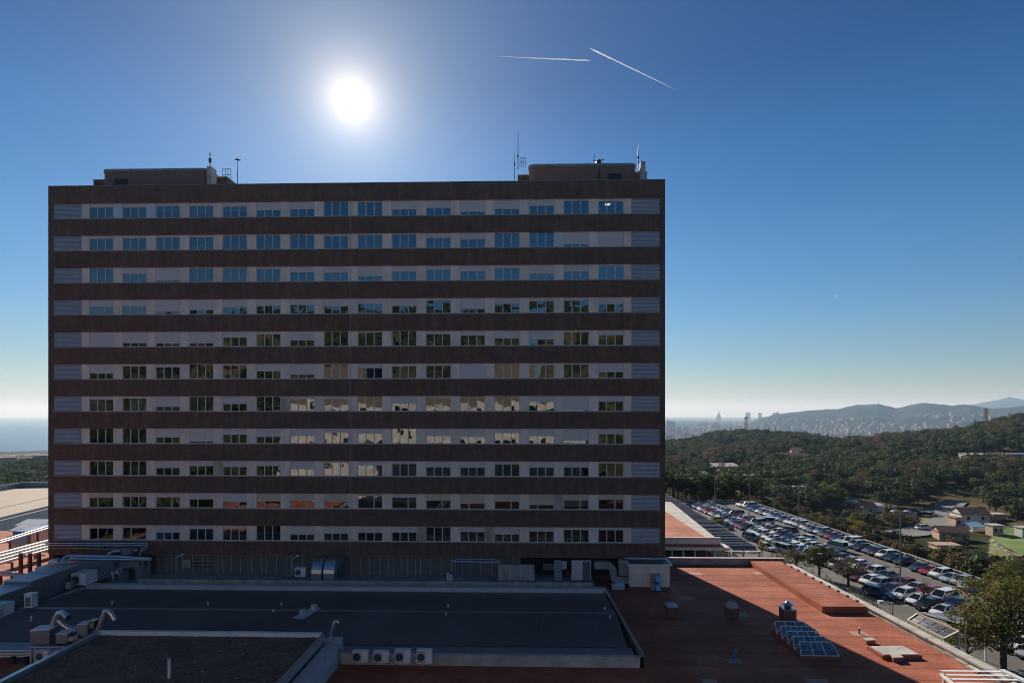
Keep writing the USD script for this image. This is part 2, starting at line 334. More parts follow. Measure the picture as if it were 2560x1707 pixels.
rest.put('glazing', L['window_glass'], tower, kind='stuff')
w16 = W0 + WP * 15
for dx, dy in ((.25, 1.6), (1.55, 1.6), (2.1, 1.6), (1.2, 3.0)):
    part('ceiling_lamp', L['lamp_panel'], tower, lambda m: m.box(w16 + dx, w16 + dx + .55, TY + dy, TY + dy + .5, BAND_TOP[0] + .44, BAND_TOP[0] + .49))
part('expansion_joint', L['concrete'], tower, lambda m: m.box(-20.035, -20.0, TY - .02, TY + .02, 7.9, TTOP))

# penthouses
def rounded(x0, x1, y0, y1, r): return sbox(x0 + r, y0 + r, x1 - r, y1 - r).buffer(r, quad_segs=8)
PY = 71.5
pl = lambda px: at_y(px, 440, PY)[0]
pw = lambda px: at_y(px, 440, PY + 1.6)[0]
for nm, a, b, al, ar, vx in (('left', pl(254), pl(519), pw(233.5), at_y(576, 460, 74)[0], 286), ('right', pl(1322), pl(1590), pw(1295), pw(1617), 1520)):
    ph = part('penthouse', L['penthouse'], tower, lambda m: m.prism(rounded(a, b, PY, 78.6, .75), TTOP - .6, 55.0), smooth=35)
    part('cap', L['cap'], ph, lambda m: m.prism(rounded(a - .08, b + .08, PY - .08, 78.7, .8), 55.0, 55.3), smooth=35)
    part('brick_wing', L['brick'], ph, lambda m: m.box(al, a + 1.2, PY + 1.6, 79.3, TTOP - .6, 54.55))
    part('wing_cap', L['cap'], ph, lambda m: m.box(al - .05, a + 1.2, PY + 1.55, 79.35, 54.55, 54.68))
    part('brick_wing', L['brick'], ph, lambda m: m.box(b - 1.2, ar, PY + 1.6, 79.3, TTOP - .6, 54.75))
    part('wing_cap', L['cap'], ph, lambda m: m.box(b - 1.2, ar + .05, PY + 1.55, 79.35, 54.75, 54.88))
    vx0, vx1 = at_y(vx, 440, PY)[0], at_y(vx + 34, 440, PY)[0]
    part('opening', L['dark'], ph, lambda m: m.box(vx0, vx1, PY - .03, PY + .1, 52.3, 54.05))
    cx = at_y(527 if nm == 'left' else 1606, 440, PY)[0]
    part('chimney', L['pale_concrete'], ph, lambda m: m.box(cx - .3, cx + .3, PY - .4, PY + .8, TTOP - .6, 55.35))
part('drain_pipe', L['dark'], tower, lambda m: m.box(at_y(1498, 440, PY)[0] - .06, at_y(1498, 440, PY)[0] + .06, PY - .14, PY - .02, TTOP, 54.6))

# railing along the roof edge
rl = thing('roof_railing', 'thin grey two-rail safety railing along the front edge of the tower roof', 'railing', (TX0 + 1, TY + 1, TTOP - .6))
part('rail', L['pale_metal'], rl, lambda m: m.bar((TX0 + 1, TY + 1, TTOP + .42), (TX1 - 1, TY + 1, TTOP + .42), .08))
part('rail', L['pale_metal'], rl, lambda m: m.bar((TX0 + 1, TY + 1, TTOP + .18), (TX1 - 1, TY + 1, TTOP + .18), .05))
for x in np.arange(TX0 + 1, TX1 - .9, 2.28):
    part('post', L['pale_metal'], rl, lambda m: m.bar((x, TY + 1.03, TTOP - .6), (x, TY + 1.03, TTOP + .42), .05))
for s, x in ((1, TX0 + 1), (-1, TX1 - 1)):
    part('brace', L['pale_metal'], rl, lambda m: m.bar((x, TY + 1, TTOP + .42), (x + s * 1.4, TY + 1.3, TTOP - .2), .05))

# masts on the roof
def mast(px, ytop, ybase, y, r, label, bits=(), name='antenna_mast', cat='antenna'):
    b = at_y(px, ybase, y); t = at_y(px, ytop, y)
    a = thing(name, label, cat, b)
    part('pole', L['black_metal'], a, lambda m: m.tube([b, (b + t) / 2, (b[0], b[1], t[2])], [r, r * .8, r * .4], 6))
    for nm, f in bits: part(nm, L['black_metal'], a, lambda m: f(m, b, t[2]))
    return a
mast(525, 381, 428, 72.2, .06, 'short dark mast with a thick sensor head on the left penthouse chimney', [('sensor', lambda m, b, z: m.cyl((b[0], b[1], z - 1.3), .17, .5, 10)), ('tip', lambda m, b, z: m.cyl((b[0], b[1], z - .4), .08, .3, 8))])
mast(594, 393, 463, 70, .05, 'slim mast with a small cross head right of the left penthouse', [('cross_head', lambda m, b, z: (m.box(b[0] - .35, b[0] + .35, b[1] - .04, b[1] + .04, z - .38, z - .3), m.box(b[0] - .05, b[0] + .05, b[1] - .35, b[1] + .35, z - .38, z - .3)))])
mast(1295, 329, 425, 73, .055, 'tallest whip antenna rising from the left end of the right penthouse', [('clamp', lambda m, b, z: m.cyl((b[0], b[1], b[2] + 1.6), .1, .3, 8))])
mast(1286.5, 378, 450, 71, .05, 'shorter whip antenna just left of the tallest one beside the right penthouse', [('clamp', lambda m, b, z: m.cyl((b[0], b[1], b[2] + 1.8), .09, .3, 8))])
mast(1595.5, 360, 420, 73, .05, 'thin whip antenna above the right end of the right penthouse', [('clamp', lambda m, b, z: m.cyl((b[0], b[1], b[2] + 1.2), .1, .25, 8)), ('cable', lambda m, b, z: m.tube([(b[0], b[1], b[2] + .9), (b[0] - .25, b[1], b[2] + .35), (b[0] - .6, b[1], b[2] + .05)], .03, 5))])
def tv(m, b, z):
    for q, (dz, hh) in enumerate(((.3, 1.0), (.1, 1.3), (-.1, .7))):
        x = b[0] - .55 + q * .55
        m.bar((x - .08, b[1] - .2, z - .9 + dz - hh / 2), (x + .08, b[1] + .2, z - .9 + dz + hh / 2), .05)
    m.bar((b[0] - .7, b[1], z - 1.0), (b[0] + .75, b[1], z - .8), .06); m.box(b[0] - .14, b[0] + .14, b[1] - .1, b[1] + .1, z - 1.1, z - .8)
mast(1496, 383, 412, 72.4, .05, 'television antenna with crossed elements on the roof of the right penthouse', [('elements', tv), ('foot', lambda m, b, z: m.box(b[0] - .3, b[0] + .3, b[1] - .3, b[1] + .3, b[2] - .1, b[2] + .45))], name='television_antenna')
for px0, px1, top, base, y, lab in ((556, 577, 423, 455, 75, 'caged roof ladder at the right end of the left penthouse'), (1300, 1314, 395, 420, 74, 'caged roof ladder at the left end of the right penthouse')):
    b0, b1, t0 = at_y(px0, base, y), at_y(px1, base, y), at_y(px0, top, y)
    a = thing('roof_ladder', lab, 'ladder', b0)
    w = b1[0] - b0[0]
    for q in (0, .33, .66, 1): part('upright', L['black_metal'], a, lambda m: m.bar((b0[0] + w * q, y, b0[2]), (b0[0] + w * q, y + .0, t0[2]), .05))
    for q in (.55, 1): part('hoop', L['black_metal'], a, lambda m: m.bar((b0[0], y, b0[2] + (t0[2] - b0[2]) * q), (b0[0] + w, y, b0[2] + (t0[2] - b0[2]) * q), .05))
# ------------------------------------------------------------------ the land
from scipy.interpolate import RegularGridInterpolator
AZ = [-180, -150, -60, -47, -40, -30, -10, 8, 13, 18.5, 21.5, 25, 28.5, 31, 34, 37, 40, 46, 60, 100, 150, 180]
RR = [60, 110, 150, 190, 235, 300, 400, 550, 650, 750, 850, 1000, 1400, 2200, 3000, 4000, 16000, 26000]
ROWS = {
 -180: [0, 10, 22, 38, 58, 90, 122, 145, 152, 156, 158, 160, 160, 160, 160, 160, 160, 160],
 -150: [0, 7, 17, 30, 46, 72, 104, 130, 140, 146, 150, 152, 150, 150, 150, 150, 150, 150],
 -60: [-3, -6, -9, -12, -15, -18, -22, -26, -30, -36, -42, -50, -70, -112, -128, -140, -160, -160],
 -47: [-3, -6, -9, -12, -15, -18, -20, -20, -25, -33, -42, -52, -72, -113, -129, -140, -160, -160],
 -40: [-3, -6, -9, -12, -15, -18, -20, -20, -25, -33, -42, -52, -72, -113, -129, -140, -160, -160],
 -30: [-2, -4, -6, -9, -12, -15, -18, -20, -26, -36, -46, -58, -80, -118, -132, -140, -160, -160],
 -10: [0, -1, -3, -6, -10, -14, -18, -24, -32, -42, -54, -66, -92, -122, -134, -140, -160, -160],
 8: [0, 0, -2, -6, -10, -13, -15, -18, -24, -34, -46, -60, -96, -112, -114, -116, -128, -160],
 13: [0, 0, -3, -7, -11, -13, -14, -12, -12, -22, -34, -52, -94, -110, -110, -110, -112, -120],
 18.5: [0, -2, -6, -9, -12, -13, -12, -10, -8, -7, -7, -22, -80, -110, -110, -110, -112, -120],
 21.5: [0, -3, -8, -12, -13, -12, -11, -8, -6, -4.5, -4, -14, -75, -110, -110, -110, -112, -120],
 25: [0, -5, -11, -14, -14, -12, -10, -8, -7, -6.5, -12, -26, -80, -110, -110, -110, -112, -120],
 28.5: [0, -6, -13, -15, -15, -13, -10, -8, -8, -14, -22, -36, -85, -110, -110, -110, -112, -120],
 31: [0, -7, -14, -16, -15, -12, -8, -4, -5, -10, -18, -32, -80, -110, -110, -110, -112, -120],
 34: [0, -7, -14, -16, -15, -12, -7, -1, 1, -3, -10, -25, -75, -108, -110, -110, -112, -120],
 37: [0, -7, -14, -16, -15, -11, -6, 2, 4, 3, -2, -16, -70, -105, -110, -110, -112, -120],
 40: [0, -7, -14, -16, -14, -10, -4, 9, 13, 14, 10, 0, -50, -100, -110, -110, -112, -120],
 46: [0, -7, -13, -15, -13, -8, -1, 13, 18, 20, 20, 14, -30, -95, -110, -110, -112, -120],
 60: [0, -4, -8, -10, -8, -4, 4, 18, 26, 32, 36, 36, 20, -40, -90, -110, -112, -120],
 100: [0, 0, 2, 6, 10, 18, 30, 48, 60, 70, 78, 84, 90, 90, 90, 90, 90, 90],
 150: [0, 7, 17, 30, 46, 72, 104, 130, 140, 146, 150, 152, 150, 150, 150, 150, 150, 150],
 180: [0, 10, 22, 38, 58, 90, 122, 145, 152, 156, 158, 160, 160, 160, 160, 160, 160, 160]}
_land = RegularGridInterpolator((AZ, np.log(RR)), np.array([ROWS[a] for a in AZ], float), bounds_error=False, fill_value=None)
import shapely
PLATEAU = Polygon([(-75, -45), (64.6, -45), (64.6, 70), (62.6, 95), (57.8, 154), (28, 158), (-30, 140), (-75, 120)])
def ground(x, y):
    x, y = np.asarray(x, float), np.asarray(y, float)
    r = np.clip(np.hypot(x, y), 60, 26000); az = np.degrees(np.arctan2(x, y))
    z = _land(np.stack([az, np.log(r)], -1))
    p3 = np.stack([x / 45, y / 45, np.zeros_like(x)], -1)
    z = z + (meshkit.fbm(p3, 3, 5) - .5) * np.clip((r - 160) / 200, 0, 1) * np.clip((2500 - r) / 800, 0, 1) * 7
    d = shapely.distance(PLATEAU, shapely.points(x, y))
    t = np.clip(d / 38, 0, 1); t = t * t * (3 - 2 * t)
    return z * t - .02
def gz(x, y): return float(ground(np.array([x]), np.array([y]))[0])

azs = np.radians(np.concatenate([np.arange(-180, -46, 4.0), np.arange(-46, -36, .5), np.arange(-36, 10, 2), np.arange(10, 46, .35), np.arange(46, 180.1, 4)]))
rs = np.concatenate([[0.01], np.geomspace(20, 26000, 150)])
A, R = np.meshgrid(azs, rs)
gx, gy = R * np.sin(A), R * np.cos(A); gzz = ground(gx, gy)
na, nr = len(azs), len(rs)
idx = np.arange(nr * na).reshape(nr, na)
quads = np.stack([idx[:-1, :-1], idx[:-1, 1:], idx[1:, 1:], idx[1:, :-1]], -1).reshape(-1, 4)
L['earth'] = usdkit.material(stage, '/World/Looks/earth', {
    "g": ("geometry", {}), "n1": ("noise_texture", {"scale": 0.02, "detail": 6.0}), "n2": ("noise_texture", {"scale": 0.25, "detail": 5.0}),
    "r1": ("rgb_ramp", {"ramp": [(0.35, (0.045, 0.052, 0.026)), (0.5, (0.08, 0.073, 0.038)), (0.65, (0.14, 0.11, 0.062))]}),
    "r2": ("rgb_ramp", {"ramp": [(0.3, (0.6, 0.6, 0.6)), (0.7, (1.3, 1.3, 1.3))]}), "m": ("mix_color", {"blend_type": "multiply", "fac": 1.0, "use_clamp": False}),
    "p": ("principled_bsdf", {"roughness": 0.95, "specular_ior_level": 0.0})},
    [("g.position", "n1.vector"), ("g.position", "n2.vector"), ("n1.fac", "r1.fac"), ("n2.fac", "r2.fac"), ("r1.color", "m.a"), ("r2.color", "m.b"), ("m.result", "p.base_color")], surface="p.BSDF")
g = usdkit.mesh(stage, '/World/ground', (np.stack([gx, gy, gzz], -1).reshape(-1, 3), quads), L['earth'], smooth=True)
tag(g.GetPrim(), kind='structure')
# the sea
L['sea'] = usdkit.material(stage, '/World/Looks/sea', {"g": ("geometry", {}), "n": ("noise_texture", {"scale": 0.02, "detail": 6.0}), "b": ("bump", {"strength": 0.6, "distance": 6.0}),
    "p": ("principled_bsdf", {"base_color": (0.012, 0.05, 0.085), "roughness": 0.3})}, [("g.position", "n.vector"), ("n.fac", "b.height"), ("b.normal", "p.normal")], surface="p.BSDF")
th = np.linspace(0, 2 * math.pi, 97)[:-1]
sv = [(0, 0, -130)] + [(28000 * math.cos(t), 28000 * math.sin(t), -130) for t in th]
m = usdkit.mesh(stage, '/World/sea', (sv, [(0, i + 1, (i + 1) % 96 + 1) for i in range(96)]), L['sea']); tag(m.GetPrim(), kind='structure')

# hills beyond the city
L['hill'] = look('hill', (0.024, 0.032, 0.022), 0.95, var=0.4, scale=0.008, color2=(0.042, 0.046, 0.034), detail=8, spec=0.0)
def hill(name, sky, dist, half, az0, az1, seed):
    px = np.array([p for p, _ in sky], float); py = np.array([q for _, q in sky], float)
    pa = np.degrees(np.arctan((px - PX0) / F_PX)) - math.degrees(YAW)
    a = np.arange(az0, az1, .12); r = np.linspace(-half, half, 25)
    AA, RR_ = np.meshgrid(np.radians(a), r)
    dep = dist * np.cos(np.radians(a) + YAW)
    top = CAM_Z + (HORIZON - np.interp(a, pa, py)) / F_PX * dep
    sh = np.cos(np.clip(RR_ / half, -1, 1) * math.pi / 2) ** 1.6
    rr = dist + RR_
    x, y = rr * np.sin(AA), rr * np.cos(AA)
    nz = (meshkit.fbm(np.stack([x / 420, y / 420, x * 0], -1), 5, seed) - .5) * 130 * (1 - .92 * np.exp(-(RR_ / (half * .12)) ** 2))
    z = -116 + np.maximum(top + 116, 0)[None, :] * sh + nz * np.clip((top + 116) / 150, 0, 1)[None, :] * np.minimum(sh * 3, 1)
    i = np.arange(z.size).reshape(z.shape)
    q = np.stack([i[:-1, :-1], i[:-1, 1:], i[1:, 1:], i[1:, :-1]], -1).reshape(-1, 4)
    m = usdkit.mesh(stage, '/World/' + name, (np.stack([x, y, z], -1).reshape(-1, 3), q), L['hill'], smooth=True); tag(m.GetPrim(), kind='structure')
    rg = RegularGridInterpolator((r, a), z, bounds_error=False, fill_value=-116.0)
    return lambda X, Y: rg(np.stack([np.hypot(X, Y) - dist, np.degrees(np.arctan2(X, Y))], -1))
near_hill = hill('hills', [(1800, 1085), (1940, 1040), (2015, 1033), (2060, 1028), (2099, 1023), (2142, 1012.7), (2168, 1013), (2197, 1009.5), (2216, 1015), (2241, 1021), (2277, 1013), (2301, 1009.5), (2331, 1014), (2363, 1018.5), (2381, 1020), (2426, 1013), (2450, 1016), (2480, 1020), (2530, 1018), (2560, 1014), (2700, 1005)], 6200, 1900, 17, 47, 11)
far_hill = hill('far_hills', [(2200, 1050), (2300, 1034), (2381, 1021), (2457, 1006.6), (2494, 1000), (2523, 994), (2545, 998), (2560, 1001), (2640, 1012), (2760, 1020)], 12500, 2500, 30, 48, 12)

# haze: the air itself, one even box
usdkit.material(stage, '/World/Looks/haze_look', {"v": ("principled_volume", {"color": (0.50, 0.74, 1.0), "absorption_color": (1.0, 1.0, 1.0), "density": 0.00008, "anisotropy": 0.25})}, volume="v.volume")
hz = MB(); hz.box(-30000, 30000, -30000, 30000, -134, 430); hz.put('haze', UsdShade.Material.Get(stage, '/World/Looks/haze_look'), kind='stuff')
# ------------------------------------------------------------------ low roofs round the tower's foot
RZ = 5.2
def membrane(name, c):
    return usdkit.material(stage, f'/World/Looks/{name}', {
        "g": ("geometry", {}), "n1": ("noise_texture", {"scale": 0.22, "detail": 7.0, "roughness": 0.65}), "n2": ("noise_texture", {"scale": 3.0, "detail": 5.0}),
        "mp": ("mapping", {"scale": (0.05, 1.1, 1.0)}), "n3": ("noise_texture", {"scale": 1.0, "detail": 3.0}),
        "r1": ("rgb_ramp", {"ramp": [(0.3, tuple(np.array(c) * .72)), (0.5, tuple(c)), (0.6, tuple(np.array(c) * 1.15 + .015)), (0.72, tuple(np.array(c) * 1.05 + .06))]}),
        "r2": ("rgb_ramp", {"ramp": [(0.3, (0.85,) * 3), (0.7, (1.13,) * 3)]}), "r3": ("rgb_ramp", {"ramp": [(0.35, (0.88,) * 3), (0.65, (1.08,) * 3)]}),
        "m": ("mix_color", {"blend_type": "multiply", "fac": 1.0, "use_clamp": False}), "m2": ("mix_color", {"blend_type": "multiply", "fac": 1.0, "use_clamp": False}),
        "b": ("bump", {"strength": 0.25, "distance": 0.03}), "p": ("principled_bsdf", {"roughness": 0.8, "specular_ior_level": 0.3})},
        [("g.position", "n1.vector"), ("g.position", "n2.vector"), ("g.position", "mp.vector"), ("mp.vector", "n3.vector"), ("n1.fac", "r1.fac"), ("n2.fac", "r2.fac"), ("n3.fac", "r3.fac"),
         ("r1.color", "m.a"), ("r2.color", "m.b"), ("m.result", "m2.a"), ("r3.color", "m2.b"), ("m2.result", "p.base_color"), ("n2.fac", "b.height"), ("b.normal", "p.normal")], surface="p.BSDF")
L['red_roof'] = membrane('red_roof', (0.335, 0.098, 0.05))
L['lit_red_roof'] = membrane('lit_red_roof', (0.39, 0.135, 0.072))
low = thing('low_building', 'low flat building with broad brick-red membrane roof in front of the tower', 'building', (0, 53, 0))
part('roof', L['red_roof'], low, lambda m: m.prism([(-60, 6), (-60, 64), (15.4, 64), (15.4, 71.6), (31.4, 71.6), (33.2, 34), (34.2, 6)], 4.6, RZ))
part('wall', L['pale_concrete'], low, lambda m: m.prism([(-59.9, 6.1), (-59.9, 63.9), (15.3, 63.9), (15.3, 71.5), (31.3, 71.5), (33.1, 34), (34.1, 6.1)], -1, 4.6))
part('far_parapet', L['concrete'], low, lambda m: m.box(15.4, 27.9, 71.6, 72.0, 4.6, 5.95))
part('far_parapet', L['red_roof'], low, lambda m: m.box(27.9, 31.9, 71.6, 72.0, 4.6, 5.97))
part('coping', L['pale_concrete'], low, lambda m: m.box(15.4, 32.0, 71.55, 72.05, 5.97, 6.03))
# the long parapet on the right: coping stones over a low upstand
def edge_x(y): return 31.5 + (71.6 - y) / 37.6 * 1.85
ys = np.arange(34, 71.5, 1.9)
part('side_upstand', L['pale_concrete'], low, lambda m: m.prism([(edge_x(y) + o, y) for y, o in ((71.5, 0), (34, 0), (34, .42), (71.5, .42))], RZ, 5.62))
for i, (a, b) in enumerate(zip(ys[:-1], ys[1:])):
    dz, dx = prn.normal(0, .012), prn.normal(0, .02)
    part('coping_stone', L['pale_concrete'], low, lambda m: m.prism([(edge_x(y) + o + dx, y) for y, o in ((b - .02, -.12), (a + .02, -.12), (a + .02, .66), (b - .02, .66))], 5.62, 5.74 + dz))
part('raised_slab', L['red_roof'], low, lambda m: m.prism([(27.55, 71.5), (27.9, 54.6), (32.05, 54.6), (31.35, 71.5)], RZ, 5.8))
for q in np.arange(56, 71, 1.55):
    part('scupper', L['dark'], low, lambda m: m.obox((edge_x(q) - .3, q, 5.8), .22, .2, .14))
L['patch'] = look('patch', (0.38, 0.24, 0.18), 0.8, var=0.15, scale=3)
for px, py, w, d in ((1730, 1433, 2.2, 1.0), (1712, 1494, 1.4, .9), (1835, 1652, 1.0, .8), (1775, 1704, 1.0, .9), (2148, 1583, 1.3, 1.0), (1900, 1432, 1.4, 1.2), (1850, 1535, 1.5, 1.2), (2040, 1700, 1.5, .8)):
    c = at_z(px, py, RZ)
    part('membrane_patch', L['patch'], low, lambda m: m.obox((c[0], c[1], RZ), w, d, .006, prn.normal(0, .05)))

L['red_seam'] = membrane('red_seam', (0.31, 0.092, 0.047))
for y in np.arange(35.4, 71, 1.95):
    yy = y + prn.normal(0, .28); x0 = 8.8 if yy > 42.3 else -13.9
    if yy > 63.9: x0 = 15.5
    segs = [(x0, 20.9), (24.1, edge_x(yy) - .02)] if 44.1 < yy < 49.8 else [(x0, 27.5), ] if yy > 54.5 else [(x0, edge_x(yy) - .02)]
    for a, b in segs: part('membrane_seam', L['red_seam'], low, lambda m: m.box(a, b, yy, yy + .11, RZ, RZ + .008))
for y in np.arange(56.2, 71, 1.9): part('membrane_seam', L['red_seam'], low, lambda m: m.box(27.95, edge_x(y) - .1, y, y + .1, 5.8, 5.808))
# corrugated metal roof
MX0, MX1 = -45.4, 7.75
mr = thing('metal_roof', 'wide dark grey ribbed metal roof with a low ridge and white edging', 'roof', (-18.8, 50, RZ))
L['ribbed'] = look('ribbed', (0.165, 0.16, 0.155), 0.48, metal=0.35, var=0.16, scale=0.25, stretch=(1, .4, 1), detail=6)
def rx(y, x): return x + (58 - y) * .045 if x > 0 else x
def sheet(m, x0, x1, y0, z0, y1, z1):
    n = max(1, int(round((x1 - x0) / .21))); p = (x1 - x0) / n; X, Z = [], []
    for i in range(n): X += [x0 + p * i, x0 + p * (i + .55), x0 + p * (i + .66), x0 + p * (i + .89)]; Z += [0, 0, .045, .045]
    X.append(x1); Z.append(0); k = len(X)
    v = [(x, y0, z0 + z) for x, z in zip(X, Z)] + [(x, y1, z1 + z) for x, z in zip(X, Z)]
    m.raw(v, [(i, i + 1, k + i + 1, k + i) for i in range(k - 1)])
sx = np.linspace(MX0, MX1, 12)
for a, b in zip(sx[:-1], sx[1:]):
    o = prn.normal(0, .003)
    part('roof_sheet', L['ribbed'], mr, lambda m: sheet(m, a, b - .012, 44.0, 6.0 + o, 49.8, 6.6 + o))
    part('roof_sheet', L['ribbed'], mr, lambda m: sheet(m, a, b - .012, 49.8, 6.6 + o, 57.3, 5.98 + o))
part('ridge_cap', L['grey_metal'], mr, lambda m: (m.raw([(MX0, 49.5, 6.63), (MX1, 49.5, 6.63), (MX1, 49.8, 6.68), (MX0, 49.8, 6.68), (MX1, 50.1, 6.63), (MX0, 50.1, 6.63)], [(0, 1, 2, 3), (3, 2, 4, 5)])))
part('eave_strip', L['grey_metal'], mr, lambda m: m.raw([(MX0, 42.75, 5.72), (MX1 + .4, 42.75, 5.72), (MX1 + .3, 43.98, 5.98), (MX0, 43.98, 5.98)], [(0, 1, 2, 3)]))
part('wall', L['concrete'], mr, lambda m: m.box(MX0, MX1, 43.2, 57.5, RZ, 5.6))
for a, b in zip(np.arange(MX0, MX1, 6.3), np.arange(MX0, MX1, 6.3) + 6.28):
    part('upstand_panel', L['white_metal'] if False else L['pale_metal'], mr, lambda m: m.box(a, min(b, MX1), 57.35, 58.0, RZ, 6.42 + prn.normal(0, .008)))
part('front_parapet', L['pale_concrete'], mr, lambda m: m.box(-14.0, 8.62, 42.35, 42.74, RZ, 6.0))
part('side_coping', L['zinc'], mr, lambda m: m.prism([(MX1 - .02, 58.3), (MX1 + .62, 42.35), (MX1 + .9, 42.35), (MX1 + .26, 58.3)], RZ, 6.3))
part('side_kerb', L['concrete'], mr, lambda m: m.box(MX0 - .5, MX0, 42.4, 58.6, RZ, 6.25))
for px, py, lab in ((520, 1514, 'pipe stub on the far roof slope left of the ridge platform'), (280, 1512, 'pipe stub on the far roof slope above the plant cluster'), (704, 1514, 'pipe stub just left of the ridge platform, far side'), (683, 1534, 'pipe stub just left of the ridge platform, near side'),
        (1120, 1520, 'farther of two pipe stubs in the middle of the metal roof'), (1115, 1541, 'nearer of two pipe stubs in the middle of the metal roof'), (1512, 1527, 'farther of two pipe stubs at the right metal roof edge'), (1525, 1548, 'nearer of two pipe stubs at the right metal roof edge'), (78, 1550, 'pipe stub near the white cabinet at the left roof rim')):
    c = at_z(px, py, 6.4)
    t = thing('roof_vent_pipe', 'tiny pale ' + lab, 'vent pipe', c, group='pipe stubs on the metal roof')
    part('pipe', L['white_metal'], t, lambda m: m.cyl((c[0], c[1], c[2] - .2), .07, .6, 8)); part('collar', L['grey_metal'], t, lambda m: m.cyl((c[0], c[1], c[2] - .2), .22, .32, 8, .1))
c = at_z(768, 1535, 6.55)
t = thing('roof_platform', 'pale maintenance platform with two stubs lying across the metal roof ridge', 'platform', c)
part('deck', L['pale_metal'], t, lambda m: m.obox(c + np.array([0, 0, .1]), 1.0, 2.6, .06, -.25)); part('foot', L['grey_metal'], t, lambda m: m.obox(c + np.array([0, 0, -.25]), .8, 2.2, .35, -.25))
for dx, dy in ((-.2, -.5), (.3, .8)): part('stub', L['pale_metal'], t, lambda m: m.obox(c + np.array([dx, dy, .16]), .4, .4, .45, -.25))

# gravel roof in the foreground
gr = thing('gravel_roof_block', 'foreground roof block with dark gravel inside pale metal edging', 'building', (-23.5, 38, RZ))
L['gravel'] = usdkit.material(stage, '/World/Looks/gravel', {"g": ("geometry", {}), "v": ("voronoi_texture", {"scale": 9.0}), "n": ("noise_texture", {"scale": 0.5, "detail": 8.0, "roughness": 0.7}),
    "r": ("rgb_ramp", {"ramp": [(0.3, (0.085, 0.058, 0.043)), (0.7, (0.165, 0.118, 0.09))]}), "rv": ("rgb_ramp", {"ramp": [(0.0, (0.6,) * 3), (1.0, (1.5,) * 3)]}), "sv": ("separate_color", {}),
    "m": ("mix_color", {"blend_type": "multiply", "fac": 1.0, "use_clamp": False}), "b": ("bump", {"strength": 0.9, "distance": 0.04}), "p": ("principled_bsdf", {"roughness": 0.9})},
    [("g.position", "v.vector"), ("g.position", "n.vector"), ("n.fac", "r.fac"), ("v.color", "sv.color"), ("sv.r", "rv.fac"), ("r.color", "m.a"), ("rv.color", "m.b"), ("m.result", "p.base_color"), ("v.distance", "b.height"), ("b.normal", "p.normal")], surface="p.BSDF")
part('wall', L['concrete'], gr, lambda m: m.box(-32.2, -15.35, 8, 42.2, -1, 7.2))
gx_, gy_ = np.meshgrid(np.linspace(-32.1, -15.4, 110), np.linspace(20, 42.1, 140)); gz_ = 7.27 + .06 * meshkit.fbm(np.stack([gx_ * 1.3, gy_ * 1.3, gx_ * 0], -1), 3, 4) + prn.normal(0, .008, gx_.shape)
ii = np.arange(gx_.size).reshape(gx_.shape)
part('gravel', L['gravel'], gr, lambda m: m.raw(np.stack([gx_, gy_, gz_], -1).reshape(-1, 3), np.stack([ii[:-1, :-1], ii[:-1, 1:], ii[1:, 1:], ii[1:, :-1]], -1).reshape(-1, 4)))
stones = MB()
for q in range(16):
    x, y = prn.uniform(-31.8, -15.8), prn.uniform(34, 42); stones.obox((x, y, 7.3), *prn.uniform(.04, .08, 3), prn.uniform(0, 3))
stones.put('pale_stone', L['pale_concrete'], gr, kind='stuff')
for a in np.arange(-32.4, -15.4, 3.4):
    part('edging', L['white_metal'], gr, lambda m: m.box(a, min(a + 3.38, -15.2), 42.1, 42.42, 7.1, 7.6 + prn.normal(0, .008)))
for a in np.arange(20, 42, 2.75):
    part('edging', L['zinc'], gr, lambda m: m.box(-32.55, -32.2, a, min(a + 2.73, 42.1), 7.1, 7.58 + prn.normal(0, .01)))
    part('edging', L['zinc'], gr, lambda m: m.box(-15.35, -15.05, a, min(a + 2.73, 42.1), 7.1, 7.58 + prn.normal(0, .01)))
    part('casing_panel', L['pale_metal'], gr, lambda m: m.box(-15.0, -14.1, a, a + 2.72, RZ, 6.9 + prn.normal(0, .008)))
part('casing_panel', L['pale_metal'], gr, lambda m: m.prism(sbox(-15.3, 42.45, -14.1, 43.2).buffer(.0), RZ, 6.95))
b = at_y(384, 1707, 33.9)
t = thing('vent_post', 'single white vent pipe standing on the dark gravel roof', 'vent pipe', (b[0], 35.4, 7.3))
part('pipe', L['white_metal'], t, lambda m: m.cyl((b[0], 35.4, 7.3), .09, 1.15, 12)); part('cap', L['pale_metal'], t, lambda m: m.cyl((b[0], 35.4, 8.42), .105, .1, 12))

# service floor below the tower
part('service_back_wall', L['grey_panel'], tower, lambda m: m.box(TX0 + .4, TX1 - .4, TY + 2.2, TY + 2.4, 0, 7.9))
part('soffit', L['concrete'], tower, lambda m: m.box(TX0 + .4, TX1 - .4, TY + .38, TY + 2.2, 7.75, 7.9))
part('walkway_slab', L['concrete'], tower, lambda m: m.box(-46, 7.4, 58.6, TY + 2.2, RZ, 5.45))
xp = at_y(391, 1400, 65)[0]; xe = at_y(1300, 1400, 65)[0]
L['joint'] = L['pale_metal']
while xp < xe:
    w = prn.choice([.95, 1.15, 1.25, .62])
    a_, b_ = xp, min(xp + w, xe)
    part('cladding_panel', L['grey_panel'], tower, lambda m: m.box(a_ + .02, b_ - .02, TY + .9, TY + .98, 5.45, 7.78))
    part('cladding_joint', L['pale_metal'], tower, lambda m: m.box(b_ - .022, b_ + .022, TY + .885, TY + .97, 5.45, 7.78))
    xp += w
part('cladding_rail', L['joint'], tower, lambda m: m.box(at_y(391, 1400, 65)[0], xe, TY + .985, TY + 1.03, 5.45, 7.8))
